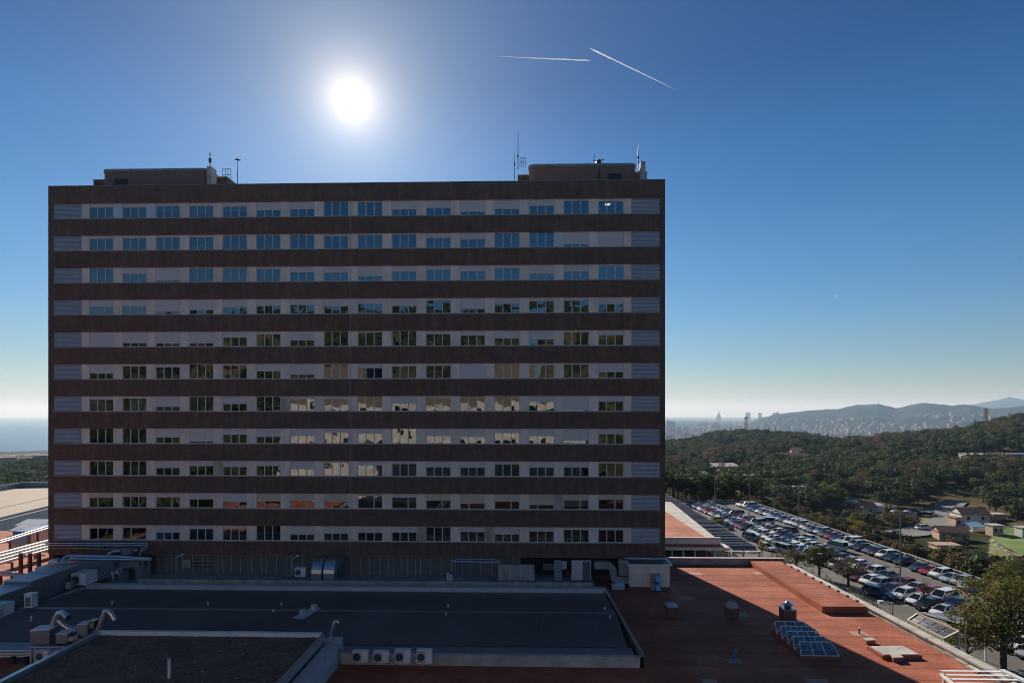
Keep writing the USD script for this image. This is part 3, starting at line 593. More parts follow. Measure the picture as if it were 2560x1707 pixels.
for px0, px1, y0, y1 in ((450, 530, 1408, 1417),):
    a_, b_ = at_y(px0, y0, 64.85), at_y(px1, y1, 64.85)
    part('slot', L['dark'], tower, lambda m: (m.box(a_[0], b_[0], 64.86, 64.9, b_[2], b_[2] + .12), m.box(a_[0], b_[0], 64.86, 64.9, a_[2], a_[2] + .1)))
    part('faded_square', L['concrete'], tower, lambda m: m.box(a_[0] + .25, a_[0] + 1.2, 64.85, 64.88, a_[2] - .5, a_[2] + .45))
up = thing('walkway_upstand', 'long stained concrete upstand between metal roof and tower service floor', 'parapet', (-20, 60.5, RZ))
for a in np.arange(-42, 6.9, 4.4):
    part('segment', L['stained_panel'], up, lambda m: m.box(a, min(a + 4.38, 6.9), 60.4, 60.65, RZ, 6.12))

def elbow_duct(label, pts, w, d, name='air_duct', mat='zinc', seg=.9, cat='air duct'):
    """rectangular duct swept along pts (in a vertical or level plane), flanged in short lengths"""
    pts = np.asarray(pts, float); t = thing(name, label, cat, (pts[0][0], pts[0][1], RZ))
    dirs = np.gradient(pts, axis=0); dirs /= np.linalg.norm(dirs, axis=1, keepdims=True)
    axis = np.cross(pts[1] - pts[0], pts[-1] - pts[-2]); axis = np.array([0, 1., 0]) if np.linalg.norm(axis) < 1e-3 else axis / np.linalg.norm(axis)
    rings = []
    for p, q in zip(pts, dirs):
        n = np.cross(axis, q); n /= np.linalg.norm(n); rings.append([p + axis * i * d / 2 + n * j * w / 2 for i, j in ((-1, -1), (1, -1), (1, 1), (-1, 1))])
    for r0, r1 in zip(rings[:-1], rings[1:]):
        part('duct_length', L[mat], t, lambda m: m.raw(r0 + r1, [(0, 1, 5, 4), (1, 2, 6, 5), (2, 3, 7, 6), (3, 0, 4, 7), (0, 3, 2, 1), (4, 5, 6, 7)]))
    return t
def arc(c, r, a0, a1, n, plane):
    o = []
    for a in np.linspace(a0, a1, n):
        o.append([c[0] + r * math.cos(a), c[1], c[2] + r * math.sin(a)] if plane == 'xz' else [c[0], c[1] + r * math.cos(a), c[2] + r * math.sin(a)])
    return o
# twin metal ducts that come out of the wall and turn down
for px0, px1, lab in ((781, 806, 'left of two side by side bent metal ducts at the tower foot'), (811, 838, 'right of two side by side bent metal ducts at the tower foot')):
    a_, b_ = at_y(px0, 1420, 62)[0], at_y(px1, 1420, 62)[0]; cx = (a_ + b_) / 2
    elbow_duct(lab, [[cx, 65.2, 7.3]] + [[cx, 63.0, 7.3]] + arc((cx, 63.0, 6.5), .8, math.pi / 2, math.pi, 6, 'yz')[1:] + [[cx, 62.2, 5.9], [cx, 62.2, RZ]], b_ - a_, b_ - a_)
# S-shaped duct and its neighbour beside the shed
yb = 62.2
P = lambda px, py: list(at_y(px, py, yb))
elbow_duct('S-shaped silver duct between dark doorway and pale roof shed', [P(1485, 1411), P(1500, 1411), P(1520, 1411), P(1528, 1415), P(1532, 1424), P(1532, 1436), P(1535, 1444), P(1545, 1447), P(1572, 1447)], .75, .8)
elbow_duct('short upright silver duct tucked behind the left wall of the shed', [P(1558, 1398), P(1558, 1416), P(1558, 1436)], 1.1, .8)

# pale shed with vent hoods
sh = thing('roof_shed', 'pale sheet metal shed with white-rimmed flat roof at tower right foot', 'shed', (13.1, 62.4, RZ))
for i in range(3):
    a_ = 10.95 + i * 1.43
    part('wall_panel', L['pale_concrete'] if False else L['cream_panel'], sh, lambda m: m.box(a_, a_ + 1.42, 61.2, 61.28, 5.5, 7.82))
part('side_wall', L['cream_panel'], sh, lambda m: (m.box(10.95, 11.03, 61.281, 63.7, 5.5, 7.82), m.box(15.16, 15.24, 61.281, 63.7, 5.5, 7.82)))
part('plinth', L['plinth_brick'], sh, lambda m: m.box(10.93, 15.26, 61.18, 63.7, RZ, 5.5))
part('roof_deck', L['ribbed'], sh, lambda m: m.box(10.9, 15.3, 61.1, 63.8, 7.80, 7.86))
part('rim', L['white_metal'], sh, lambda m: (m.box(10.75, 15.45, 60.95, 61.1, 7.78, 7.97), m.box(10.75, 10.9, 61.1, 63.8, 7.78, 7.97), m.box(15.3, 15.45, 61.1, 63.8, 7.78, 7.97), m.box(10.9, 15.3, 63.65, 63.8, 7.861, 7.97)))
for nm, z0 in (('upper', 6.0), ('lower', 5.05)):
    x_ = at_y(1638, 1450, 60.7)[0]
    h_ = thing('vent_hood', f'{nm} of the two boxy silver vent hoods on the shed front', 'vent hood', (x_, 60.9, z0))
    part('box', L['zinc'], h_, lambda m: m.box(x_ - .45, x_ + .5, 60.55, 61.15, z0 + .25, z0 + 1.05))
    part('cowl', L['bright_pipe'], h_, lambda m: m.raw([(x_ - .02, 60.54, z0 + .85), (x_ + .48, 60.54, z0 + .85), (x_ + .48, 60.2, z0 + .35), (x_ - .02, 60.2, z0 + .35), (x_ - .02, 60.54, z0 + .3), (x_ + .48, 60.54, z0 + .3)], [(0, 1, 2, 3), (3, 2, 5, 4)]))
    part('frame', L['dark'], h_, lambda m: m.box(x_ - .05, x_ + .51, 60.5, 60.545, z0 + .3, z0 + .36))
c = at_z(1545, 1471, RZ)
t = thing('equipment_box', 'low pale box on the roof under the S-shaped duct', 'box', c)
part('body', L['pale_metal'], t, lambda m: m.obox(c, 1.3, .7, .42)); part('lid', L['white_metal'], t, lambda m: m.obox(c + np.array([0, 0, .42]), 1.36, .76, .05))

# doors and louvres in the service floor's right end
def flat(name, lab, cat, px0, px1, py0, py1, y, mat, frame=None, slats=0, parent=None):
    a_, b_ = at_y(px0, py1, y), at_y(px1, py0, y)
    t = parent or thing(name, lab, cat, ((a_[0] + b_[0]) / 2, y, a_[2]))
    part('panel', L[mat], t, lambda m: m.box(a_[0], b_[0], y, y + .06, a_[2], b_[2]))
    if frame:
        for q in ((a_[0] - .07, a_[0], a_[2], b_[2] + .07), (b_[0], b_[0] + .07, a_[2], b_[2] + .07), (a_[0], b_[0], b_[2], b_[2] + .07)):
            part('frame', L[frame], t, lambda m: m.box(q[0], q[1], y - .05, y + .08, q[2], q[3]))
    for j in range(slats):
        z = a_[2] + .12 + j * (b_[2] - a_[2] - .2) / slats
        part('slat', L['slat'], t, lambda m: m.box(a_[0] + .04, b_[0] - .04, y - .03, y - .002, z, z + .05))
    return t
part('dark_opening', L['dark'], tower, lambda m: m.box(xe, 10.9, 66.0, 66.1, 5.4, 7.75))
flat('metal_door', 'grey louvred door leaf standing ajar by a dark doorway', 'door', 1388, 1402, 1402, 1450, 62.6, 'grey_metal', 'pale_metal', 6)
flat('louvred_door', 'closed pale louvred door between two posts in the service floor', 'door', 1431, 1453, 1402, 1449, 62.5, 'shutter', 'white_metal', 9)
flat('plain_door', 'plain dark door right of the pale louvred door', 'door', 1456, 1476, 1402, 1449, 62.5, 'grey_panel', 'white_metal')
flat('pale_screen', 'pale translucent screen of four panels before the service floor', 'screen', 1245, 1336, 1411, 1450, 62.0, 'concrete')
scr = '/World/pale_screen'
for px in (1251, 1275, 1302, 1327):
    x_ = at_y(px, 1420, 61.95)[0]; part('mullion', L['white_metal'], scr, lambda m: m.box(x_ - .03, x_ + .03, 61.93, 61.99, at_y(px, 1450, 62)[2], at_y(px, 1411, 62)[2] + .02))
flat('wall_unit', 'small grey boxed unit with frame hanging in the dark opening', 'air unit', 1360, 1385, 1411, 1424, 63.0, 'grey_panel', 'grey_metal')
flat('white_cabinet', 'white cupboard seen through the open doorway', 'cabinet', 1405, 1417, 1402, 1422, 64.0, 'white_metal')
flat('red_bin', 'small dark red bin under the white cupboard in the doorway', 'bin', 1415, 1424, 1426, 1441, 64.0, 'red_steel')

# pipe frame over the service floor
P = lambda px, py: at_y(px, py, 61.4)
t = thing('pipe_gantry', 'long thin silver pipe bent down three legs before grey cladding', 'pipes', (at_y(1130, 1450, 61.4)[0], 61.4, RZ))
part('pipe', L['bright_pipe'], t, lambda m: m.tube([P(1250, 1406), P(1131, 1402), P(1128, 1404), P(1127, 1462)], .07, 8))
part('pipe', L['bright_pipe'], t, lambda m: m.tube([P(1250, 1399), P(1140, 1396), P(1138, 1399), P(1138, 1464)], .05, 8))
part('pipe', L['grey_metal'], t, lambda m: m.tube([P(1132, 1405), P(1132, 1462)], .06, 8))
for px, top in ((1120, 1429), (1125, 1433), (1130, 1434)): part('pipe', L['white_metal'], t, lambda m: m.cyl((P(px, 1463)[0], 61.2, P(px, 1463)[2]), .09, P(px, top)[2] - P(px, 1463)[2], 8))
for (x0, y0, x1, y1), lab in (((439, 1441, 457, 1386), 'bent white lamp post before the grey cladding, left'), ((731, 1441, 744, 1389), 'bent white lamp post beside a small grey unit before the cladding')):
    P = lambda px, py: at_y(px, py, 61.6)
    t = thing('bent_post', lab, 'lamp post', P(x0, y0))
    part('pole', L['bright_pipe'], t, lambda m: m.tube([P(x0, y0), P(x0, y1 + 10), P(x0 + 1, y1 + 8), P(x1, y1)], .055, 8)); part('lamp_head', L['white_metal'], t, lambda m: m.obox(P(x1, y1), .25, .2, .1))

def ac_unit(px0, px1, py0, py1, y, label, face='front', group=None, dep=.38):
    a_, b_ = at_y(px0, py1, y), at_y(px1, py0, y); w, h = b_[0] - a_[0], b_[2] - a_[2]; cx = (a_[0] + b_[0]) / 2
    t = thing('air_conditioner', label, 'air conditioner', (cx, y, a_[2]), group=group)
    part('casing', L['white_metal'], t, lambda m: m.box(a_[0], b_[0], y, y + dep, a_[2] + .08, b_[2]))
    r = min(w * .25, h * .4); fx = a_[0] + w * .3; fz = a_[2] + .08 + (h - .08) * .47
    def ring(m, r0, r1, yy, n=20):
        v = [(fx + rr * math.cos(2 * math.pi * k / n), yy, fz + rr * math.sin(2 * math.pi * k / n)) for rr in (r0, r1) for k in range(n)]
        m.raw(v, [(k, (k + 1) % n, n + (k + 1) % n, n + k) for k in range(n)])
    g_ = part('grille', L['slat'], t, lambda m: m.box(a_[0] + .03, a_[0] + w * .6, y - .012, y - .002, a_[2] + .14, b_[2] - .06))
    part('fan', L['dark'], g_, lambda m: ring(m, .02, r, y - .016)); part('hub', L['grey_metal'], g_, lambda m: ring(m, .0, r * .22, y - .03))
    part('guard', L['grey_metal'], g_, lambda m: (ring(m, r * .95, r, y - .035), ring(m, r * .55, r * .6, y - .035), ring(m, r * .75, r * .79, y - .035)))
    for q in (.12, .88): part('foot', L['black_metal'], t, lambda m: m.box(a_[0] + w * q - .05, a_[0] + w * q + .05, y + .02, y + dep - .02, a_[2], a_[2] + .08))
    return t
for i, (x0, x1, y0, y1, lab) in enumerate(((880, 919, 1627, 1657, 'white air conditioner nearest the gravel roof, first of four along the wall'), (933, 971, 1628, 1658, 'second white air conditioner from the gravel roof along the pale wall'),
                            (987, 1025.5, 1624, 1660, 'taller white air conditioner with round grille, third from the gravel roof'), (1041, 1079, 1624, 1661, 'rightmost tall white air conditioner at the end of the four'))):
    ac_unit(x0, x1, y0, y1, 41.6, lab, group='air conditioners along the metal roof wall')
ac_unit(737, 763, 1418, 1443, 61.7, 'small grey air conditioner beside the twin bent ducts')
t = thing('pipe_bundle', 'bundle of thin pale refrigerant pipes running behind the four air conditioners', 'pipes', (-11, 42.2, 5.6))
for j in range(4):
    part('pipe', L['white_metal'], t, lambda m: m.tube([at_y(850, 1632 + j * 5, 42.2), at_y(870, 1636 + j * 4.5, 42.25), at_y(930, 1637 + j * 4.5, 42.2), at_y(1045, 1635 + j * 4.5, 42.2)], .03, 6))
c = at_y(854, 1627, 42.2)
t = thing('junction_box', 'small grey box above the refrigerant pipes beside the gravel roof', 'box', c)
part('body', L['grey_metal'], t, lambda m: m.obox(c, .35, .2, .22)); part('lid', L['pale_metal'], t, lambda m: m.obox(c + np.array([0, 0, .22]), .38, .23, .03))

# bent flue beside the gravel roof
for pts, lab in (([(826, 1590), (832, 1568), (838, 1552), (844, 1551), (846, 1556)], 'slim bent silver flue rising behind the right corner of the gravel roof'), ([(246, 1575), (256, 1548), (264, 1528), (271, 1526), (278, 1533), (288, 1548)], 'thick bent silver flue at the left corner of the gravel roof')):
    y_ = 43.0 if pts[0][0] > 500 else 42.9
    w_ = .13 if pts[0][0] > 500 else .21
    Q = np.array([at_y(a_, b_, y_) for a_, b_ in pts]); Q = np.vstack([Q[0] - (0, 0, 1.2), Q])
    t = thing('bent_flue', lab, 'flue', Q[0])
    part('pipe', L['zinc'], t, lambda m: m.tube(Q, w_, 12, cap=False), smooth=50); part('collar', L['bright_pipe'], t, lambda m: m.tube([Q[1] - (0, 0, .05), Q[1] + (0, 0, .08)], w_ * 1.15, 12))

# vents on the red roof
def vent(px0, px1, ytop, ybot, label, kind):
    cx, cy = (px0 + px1) / 2, ybot
    c = at_z(cx, cy, RZ); w = (px1 - px0) / F_PX * c[1]; c = c + np.array([0, w / 2, 0]); h = (ybot - ytop) / F_PX * c[1]
    t = thing('roof_vent', label, 'roof vent', c)
    hb = h * (.62 if kind != 'box' else .82)
    part('brick_base', L['plinth_brick'], t, lambda m: m.obox(c, w, w, hb))
    top = c + np.array([0, 0, hb])
    if kind == 'box':
        part('lid', L['pale_metal'], t, lambda m: m.raw([tuple(top + np.array([x * w * .56, y * w * .56, z])) for x, y, z in ((-1, -1, .06), (1, -1, .06), (1, 1, .14), (-1, 1, .14), (-1, -1, 0), (1, -1, 0), (1, 1, 0), (-1, 1, 0))], [(0, 1, 2, 3), (4, 7, 6, 5), (0, 4, 5, 1), (1, 5, 6, 2), (2, 6, 7, 3), (3, 7, 4, 0)]))
    elif kind == 'dome':
        part('dome', L['pale_concrete'], t, lambda m: m.lathe(top, [(w * .56, 0), (w * .56, .1), (w * .5, h * .22), (w * .34, h * .34), (0, h * .38)], 20), smooth=50)
    else:
        part('collar', L['zinc'], t, lambda m: m.obox(top, w * 1.1, w * 1.1, .05))
        for q in range(4): part('strut', L['grey_metal'], t, lambda m: m.cyl((top[0] + w * .28 * math.cos(q * 1.57 + .8), top[1] + w * .28 * math.sin(q * 1.57 + .8), top[2] + .05), .035, .35, 6))
        part('drum', L['dark'], t, lambda m: m.cyl((top[0], top[1], top[2] + .05), w * .22, .35, 12))
        part('cowl', L['zinc'], t, lambda m: m.lathe((top[0], top[1], top[2] + .36), [(w * .46, 0), (w * .42, .06), (w * .2, .16), (w * .1, .3), (w * .12, .34), (0, .36)], 16), smooth=50)
vent(1670, 1695, 1513, 1540, 'square brick vent with flat pale lid in the shadow, left of three', 'box')
vent(1821, 1847, 1508, 1543, 'square brick vent with rounded dome cap in the shadow', 'dome')
vent(1961, 1991, 1509, 1552, 'brick vent with mushroom-shaped metal cowl at the shadow edge', 'cowl')
def stub(px, ytop, ybot, label, mat, r=.08, bend=False):
    c = at_z(px, ybot, RZ); h = (ybot - ytop) / F_PX * c[1]
    t = thing('pipe_stub', label, 'vent pipe', c)
    part('pipe', L[mat], t, lambda m: m.cyl((c[0], c[1], RZ), r, h * (.9 if bend else .85), 10))
    part('cap', L['white_metal'] if not bend else L[mat], t, (lambda m: m.tube([(c[0], c[1], RZ + h * .85), (c[0] + .05, c[1], RZ + h), (c[0] + .22, c[1], RZ + h)], r, 10)) if bend else (lambda m: m.cyl((c[0], c[1], RZ + h * .85), r * 1.25, h * .15, 10)))
L['blue_plastic'] = look('blue_plastic', (0.06, 0.22, 0.42), 0.4, var=.05)
stub(1835, 1626, 1653, 'blue hooked vent pipe on a pale square of the shaded red roof', 'blue_plastic', .09, True)
stub(2148, 1568, 1583, 'short red vent pipe with white cap on the sunlit red roof', 'rust_paint', .07)
def slab_lid(pts, h, label, name, mat_top, mat_side, inset=0):
    P4 = [at_z(x, y, RZ + h)[:2] for x, y in pts]; c = np.mean(P4, 0)
    t = thing(name, label, 'hatch', (c[0], c[1], RZ))
    part('kerb', L[mat_side], t, lambda m: m.prism([tuple(p) for p in P4], RZ, RZ + h))
    part('lid', L[mat_top], t, lambda m: m.prism([tuple(c + (p - c) * (1.06 if not inset else 1 - inset)) for p in P4], RZ + h, RZ + h + .05))
slab_lid([(2158, 1594), (2181, 1594), (2189, 1600), (2166, 1601)], .3, 'small flat pale lid on the sunlit roof beside the short pipe', 'roof_hatch', 'pale_concrete', 'rust_paint')
slab_lid([(2225, 1635), (2249, 1635), (2258, 1643), (2233, 1644)], .3, 'small flat pale lid in front of the big square hatch', 'roof_hatch', 'pale_concrete', 'rust_paint')
slab_lid([(2167, 1614), (2260, 1613), (2305, 1637), (2206, 1638)], .28, 'big square hatch with mottled pale top and red kerb', 'roof_hatch', 'pale_concrete', 'rust_paint', .12)
for i, (x0, y0, x1, y1) in enumerate(((2365, 1630, 2392, 1643), (2393, 1645, 2420, 1660), (2420, 1663, 2450, 1679))):
    a_, b_ = at_z(x0, y0, 5.35), at_z(x1, y1, 5.35)
    t = MB().bar(a_, b_, .35, .16); t.put('loose_stone', L['pale_concrete'], label=('farthest', 'middle', 'nearest')[i] + ' of three loose pale coping stones on the red roof edge', cat='stone')

# row of glass roof lights
sk = thing('skylight_row', 'row of five ridged glass skylights in white frames on red roof', 'skylight', (22.5, 47, RZ))
part('kerb', L['rust_paint'], sk, lambda m: m.box(20.95, 24.05, 44.2, 49.75, RZ, 5.42))
for i in range(5):
    y0 = 44.3 + i * 1.08; y1 = y0 + 1.04; ym = (y0 + y1) / 2; x0, x1, zb_, zr = 21.05, 23.95, 5.42, 6.3
    xa, xb = x0 + .1, x1 - .35
    bars = [((xa, ym, zr), (xb, ym, zr))]
    for y in (y0, y1):
        bars.append(((x0, y, zb_ + .03), (x1, y, zb_ + .03)))
        for q in np.linspace(0, 1, 4): bars.append(((x0 + (x1 - x0) * q, y, zb_), (xa + (xb - xa) * q, ym, zr)))
    fr_ = part('frame', L['white_metal'], sk, lambda m: [m.bar(p, q, .055) for p, q in bars] and None)
    for q in range(3):
        for y, o in ((y0, -.01), (y1, .01)):
            u0, u1 = q / 3, (q + 1) / 3
            part('pane', L['clear_glass'], fr_, lambda m: m.quad((x0 + (x1 - x0) * u0, y, zb_), (x0 + (x1 - x0) * u1, y, zb_), (xa + (xb - xa) * u1, ym, zr), (xa + (xb - xa) * u0, ym, zr)))
    for xe_, xr_ in ((x0, xa), (x1, xb)): part('end_pane', L['clear_glass'], fr_, lambda m: m.raw([(xe_, y0, zb_), (xe_, y1, zb_), (xr_, ym, zr)], [(0, 1, 2)]))

# white slatted shade at the lower right
ws = thing('slatted_shade', 'white slatted sunshade frame in the bottom right corner', 'sunshade', (31, 39, 5.3))
for i in range(6):
    y = 40.7 - i * .62
    part('slat', L['white_metal'], ws, lambda m: m.raw([(28.9 - i * .1, y, 6.05), (33.0 + i * .05, y, 6.05), (33.0 + i * .05, y - .36, 6.12), (28.9 - i * .1, y - .36, 6.12), (28.9 - i * .1, y - .36, 6.08), (33.0 + i * .05, y - .36, 6.08)], [(0, 1, 2, 3), (3, 2, 5, 4)]))
part('side_beam', L['white_metal'], ws, lambda m: m.bar((33.25, 40.8, 6.05), (33.8, 36, 6.05), .4, .14)); part('side_beam', L['white_metal'], ws, lambda m: m.bar((29.0, 40.6, 5.8), (28.0, 36, 5.8), .25, .12))
for x, y in ((29.0, 40.4), (33.2, 40.5)): part('post', L['white_metal'], ws, lambda m: m.box(x - .06, x + .06, y - .06, y + .06, RZ, 6.0))
# ------------------------------------------------------------------ car park
L['asphalt'] = usdkit.material(stage, '/World/Looks/asphalt', {"g": ("geometry", {}), "n1": ("noise_texture", {"scale": 0.15, "detail": 7.0, "roughness": 0.7}), "n2": ("noise_texture", {"scale": 6.0, "detail": 3.0}),
    "r1": ("rgb_ramp", {"ramp": [(0.3, (0.085, 0.078, 0.068)), (0.7, (0.155, 0.142, 0.122))]}), "r2": ("rgb_ramp", {"ramp": [(0.3, (0.85,) * 3), (0.7, (1.15,) * 3)]}),
    "m": ("mix_color", {"blend_type": "multiply", "fac": 1.0, "use_clamp": False}), "p": ("principled_bsdf", {"roughness": 0.85})},
    [("g.position", "n1.vector"), ("g.position", "n2.vector"), ("n1.fac", "r1.fac"), ("n2.fac", "r2.fac"), ("r1.color", "m.a"), ("r2.color", "m.b"), ("m.result", "p.base_color")], surface="p.BSDF")
L['road_paint'] = look('road_paint', (0.55, 0.54, 0.5), 0.7, var=0.2, scale=4)
def N1(y): return 41.6 + (148 - y) * .075
def NR(y): return 54.3 + (150 - y) * .065
lot = MB(); lot.prism([(34.6, 20), (34.6, 104), (33.0, 156), (59.0, 155), (64.0, 90), (65.8, 20)], -.3, .02)
lot.put('car_park', L['asphalt'], kind='structure')
mk = MB()
for y in np.arange(52, 149, 2.06):
    for f, w in ((lambda q: N1(q), 8.7), (lambda q: NR(q), 4.4)):
        mk.raw([(f(y), y - .05, .026), (f(y) + w, y - .05 - 0.3, .026), (f(y) + w, y + .05 - .3, .026), (f(y), y + .05, .026)], [(0, 1, 2, 3)])
mk.put('bay_markings', L['road_paint'], kind='structure')
PAINT = {'white': (.72, .72, .70), 'silver': (.42, .44, .46), 'grey': (.14, .15, .16), 'black': (.012, .012, .014), 'dark blue': (.02, .035, .10), 'blue': (.02, .16, .50), 'red': (.38, .015, .02), 'dark red': (.13, .012, .018), 'yellow': (.55, .50, .03), 'pale green': (.42, .50, .44)}
for k, c in PAINT.items():
    n_ = 'paint_' + k.replace(' ', '_')
    L[n_] = usdkit.material(stage, '/World/Looks/' + n_, {"p": ("principled_bsdf", {"base_color": c, "roughness": 0.32, "metallic": 0.0 if k in ('white', 'yellow', 'black') else 0.25, "coat_weight": 0.8, "coat_roughness": 0.06})}, surface="p.BSDF")
L['car_glass'] = usdkit.material(stage, '/World/Looks/car_glass', {"p": ("principled_bsdf", {"base_color": (0.012, 0.015, 0.017), "roughness": 0.05, "specular_ior_level": 0.6})}, surface="p.BSDF")
L['tyre'] = look('tyre', (0.018, 0.018, 0.018), 0.85, var=.1)
L['rim'] = look('rim', (0.45, 0.45, 0.46), 0.35, metal=.8, var=.05)
L['headlight'] = look('headlight', (0.75, 0.77, 0.8), 0.12, metal=.5, var=.02)
L['taillight'] = look('taillight', (0.35, 0.012, 0.012), 0.2, var=.05)
L['trim'] = look('trim', (0.025, 0.025, 0.026), 0.6, var=.05)
# half lengths run nose (+x) to tail (-x): station (x, half width, bottom, belt height)
MODELS = {
 'hatchback': dict(L=4.05, st=[(-2.02, .66, .42, .78), (-1.95, .78, .28, .93), (-1.5, .86, .20, .96), (-.6, .88, .19, .94), (.5, .88, .19, .91), (1.05, .87, .20, .88), (1.6, .83, .22, .76), (1.9, .74, .26, .64), (2.02, .6, .34, .54)],
      cab=dict(b0=-1.93, b1=1.12, r0=-1.55, r1=.05, top=1.47, wb=.80, wr=.56), wr=.31, wx=(1.28, -1.25)),
 'saloon': dict(L=4.5, st=[(-2.25, .64, .42, .80), (-2.15, .78, .28, .92), (-1.6, .87, .20, .95), (-.6, .89, .19, .93), (.5, .89, .19, .90), (1.1, .88, .20, .86), (1.8, .83, .22, .75), (2.12, .72, .26, .62), (2.25, .58, .34, .52)],
      cab=dict(b0=-1.75, b1=1.18, r0=-.95, r1=.1, top=1.43, wb=.80, wr=.55), wr=.32, wx=(1.42, -1.35)),
 'off-roader': dict(L=4.4, st=[(-2.2, .70, .46, .95), (-2.12, .84, .34, 1.06), (-1.6, .91, .28, 1.08), (-.6, .92, .27, 1.06), (.5, .92, .27, 1.04), (1.1, .91, .28, 1.02), (1.7, .87, .30, .93), (2.08, .77, .34, .80), (2.2, .62, .42, .68)],
      cab=dict(b0=-2.08, b1=1.2, r0=-1.75, r1=.25, top=1.66, wb=.84, wr=.64), wr=.36, wx=(1.36, -1.33)),
 'van': dict(L=4.7, st=[(-2.35, .80, .42, 1.0), (-2.3, .88, .30, 1.1), (-1.6, .93, .24, 1.12), (-.4, .93, .23, 1.10), (.7, .93, .23, 1.08), (1.3, .92, .24, 1.06), (1.9, .88, .26, .94), (2.25, .78, .30, .80), (2.35, .64, .36, .66)],
      cab=dict(b0=-2.32, b1=1.55, r0=-2.2, r1=.65, top=1.92, wb=.88, wr=.74), wr=.33, wx=(1.5, -1.45)),
}
def car_proto(model, colour):
    p = f"/World/Prototypes/{model.replace('-', '_')}_{colour.replace(' ', '_')}"
    if p in base_of: return p
    base_of[p] = None
    UsdGeom.Xform.Define(stage, p)
    M = MODELS[model]; paint = L['paint_' + colour.replace(' ', '_')]; c = M['cab']
    P_ = lambda nm, mt, fn, sm=False, parent=p: part(nm, L[mt] if isinstance(mt, str) else mt, parent, fn, smooth=sm, local=True)
    def body(m):
        rings = []
        for x, w, zb, zt in M['st']:
            half = [(w * .90, zb), (w * .99, zb + .12), (w, (zb + zt) / 2), (w * .985, zt - .12), (w * .90, zt), (w * .45, zt + .035)]
            rings.append([(x, -y, z) for y, z in half] + [(x, y, z) for y, z in half[::-1]])
        n = len(rings[0]); v = [q for r in rings for q in r]; f = []
        for i in range(len(rings) - 1):
            for k in range(n): f.append((i * n + k, (i + 1) * n + k, (i + 1) * n + (k + 1) % n, i * n + (k + 1) % n))
        m.raw(v, f)
        for e in (0, len(rings) - 1):
            m.raw(rings[e], [(0, k, k + 1) if e == 0 else (0, k + 1, k) for k in range(1, n - 1)])
        zr, zb = c['top'], .86   # roof skin and the pillars
        a, b = c['r0'], c['r1']
        m.raw([(a, -c['wr'], zr - .03), (b, -c['wr'], zr - .03), (b, c['wr'], zr - .03), (a, c['wr'], zr - .03), (a + .1, -c['wr'] * .6, zr + .015), (b - .1, -c['wr'] * .6, zr + .015), (b - .1, c['wr'] * .6, zr + .015), (a + .1, c['wr'] * .6, zr + .015)],
              [(4, 5, 6, 7), (0, 1, 5, 4), (1, 2, 6, 5), (2, 3, 7, 6), (3, 0, 4, 7)])
        for s in (-1, 1):
            for xb, xr, w_ in ((c['b1'], b, .07), (c['b0'], a, .16), ((c['b0'] + c['b1']) / 2 - .1, (a + b) / 2 - .1, .07)):
                m.bar((xb, s * c['wb'], M['st'][4][3] - .03), (xr, s * c['wr'], zr - .02), w_, .05)
            m.bar((a, s * c['wr'], zr - .02), (b, s * c['wr'], zr - .02), .05)
    P_('body', paint, body, 32)
    zb = M['st'][4][3] - .02; zr = c['top'] - .02; e = .012
    P_('windscreen', 'car_glass', lambda m: m.quad((c['b1'], -c['wb'] + .03, zb), (c['b1'], c['wb'] - .03, zb), (c['r1'], c['wr'] - .02, zr), (c['r1'], -c['wr'] + .02, zr)))
    P_('rear_window', 'car_glass' if model != 'van' else 'car_glass', lambda m: m.quad((c['b0'], c['wb'] - .03, zb), (c['b0'], -c['wb'] + .03, zb), (c['r0'], -c['wr'] + .02, zr), (c['r0'], c['wr'] - .02, zr)))
    for s in (-1, 1):
        q = [(c['b0'], s * (c['wb'] - .012), zb), (c['b1'], s * (c['wb'] - .012), zb), (c['r1'], s * (c['wr'] - .012), zr), (c['r0'], s * (c['wr'] - .012), zr)]
        P_('side_window', 'car_glass', lambda m: m.quad(*(q if s < 0 else q[::-1])))
        P_('mirror', paint, lambda m: m.obox((c['b1'] - .32, s * (c['wb'] + .14), zb + .03), .14, .18, .13))
        z_ = M['st'][-2][3]
        P_('headlight', 'headlight', lambda m: m.obox((M['st'][-2][0] - .04, s * M['st'][-2][1] * .74, z_ - .13), .24, .30, .14, -s * .45))
        z2 = M['st'][1][3]
        P_('taillight', 'taillight', lambda m: m.obox((M['st'][1][0] - .02, s * M['st'][1][1] * .84, z2 - .24), .12, .2, .26, 0))
    P_('grille', 'trim', lambda m: (m.box(M['st'][-1][0] - .06, M['st'][-1][0] + .012, -.42, .42, M['st'][-1][2] - .02, M['st'][-1][2] + .13)))
    P_('number_plate', 'white_metal', lambda m: m.box(M['st'][-1][0] + .013, M['st'][-1][0] + .024, -.24, .24, M['st'][-1][2] + .02, M['st'][-1][2] + .12))
    for x in M['wx']:
        for s in (-1, 1):
            w_ = [w for xx, w, _, _ in M['st'] if abs(xx - x) < .6][0]; r = M['wr']
            def wheel(m, r0=r, y0=w_ * .985 + .008, d=.2):
                v = [(x + r0 * math.cos(k * math.pi / 8), s * y, r + r0 * math.sin(k * math.pi / 8)) for y in (y0, y0 - d) for k in range(16)]
                m.raw(v, [(k, (k + 1) % 16, 16 + (k + 1) % 16, 16 + k) for k in range(16)]); m.raw(v[:16], [(0, k, k + 1) for k in range(1, 15)])
            wp = P_('wheel', 'tyre', wheel)
            P_('rim', 'rim', lambda m: wheel(m, r * .62, w_ * .985 + .014, .02), parent=wp)
    return p
base_of_get = base_of.get
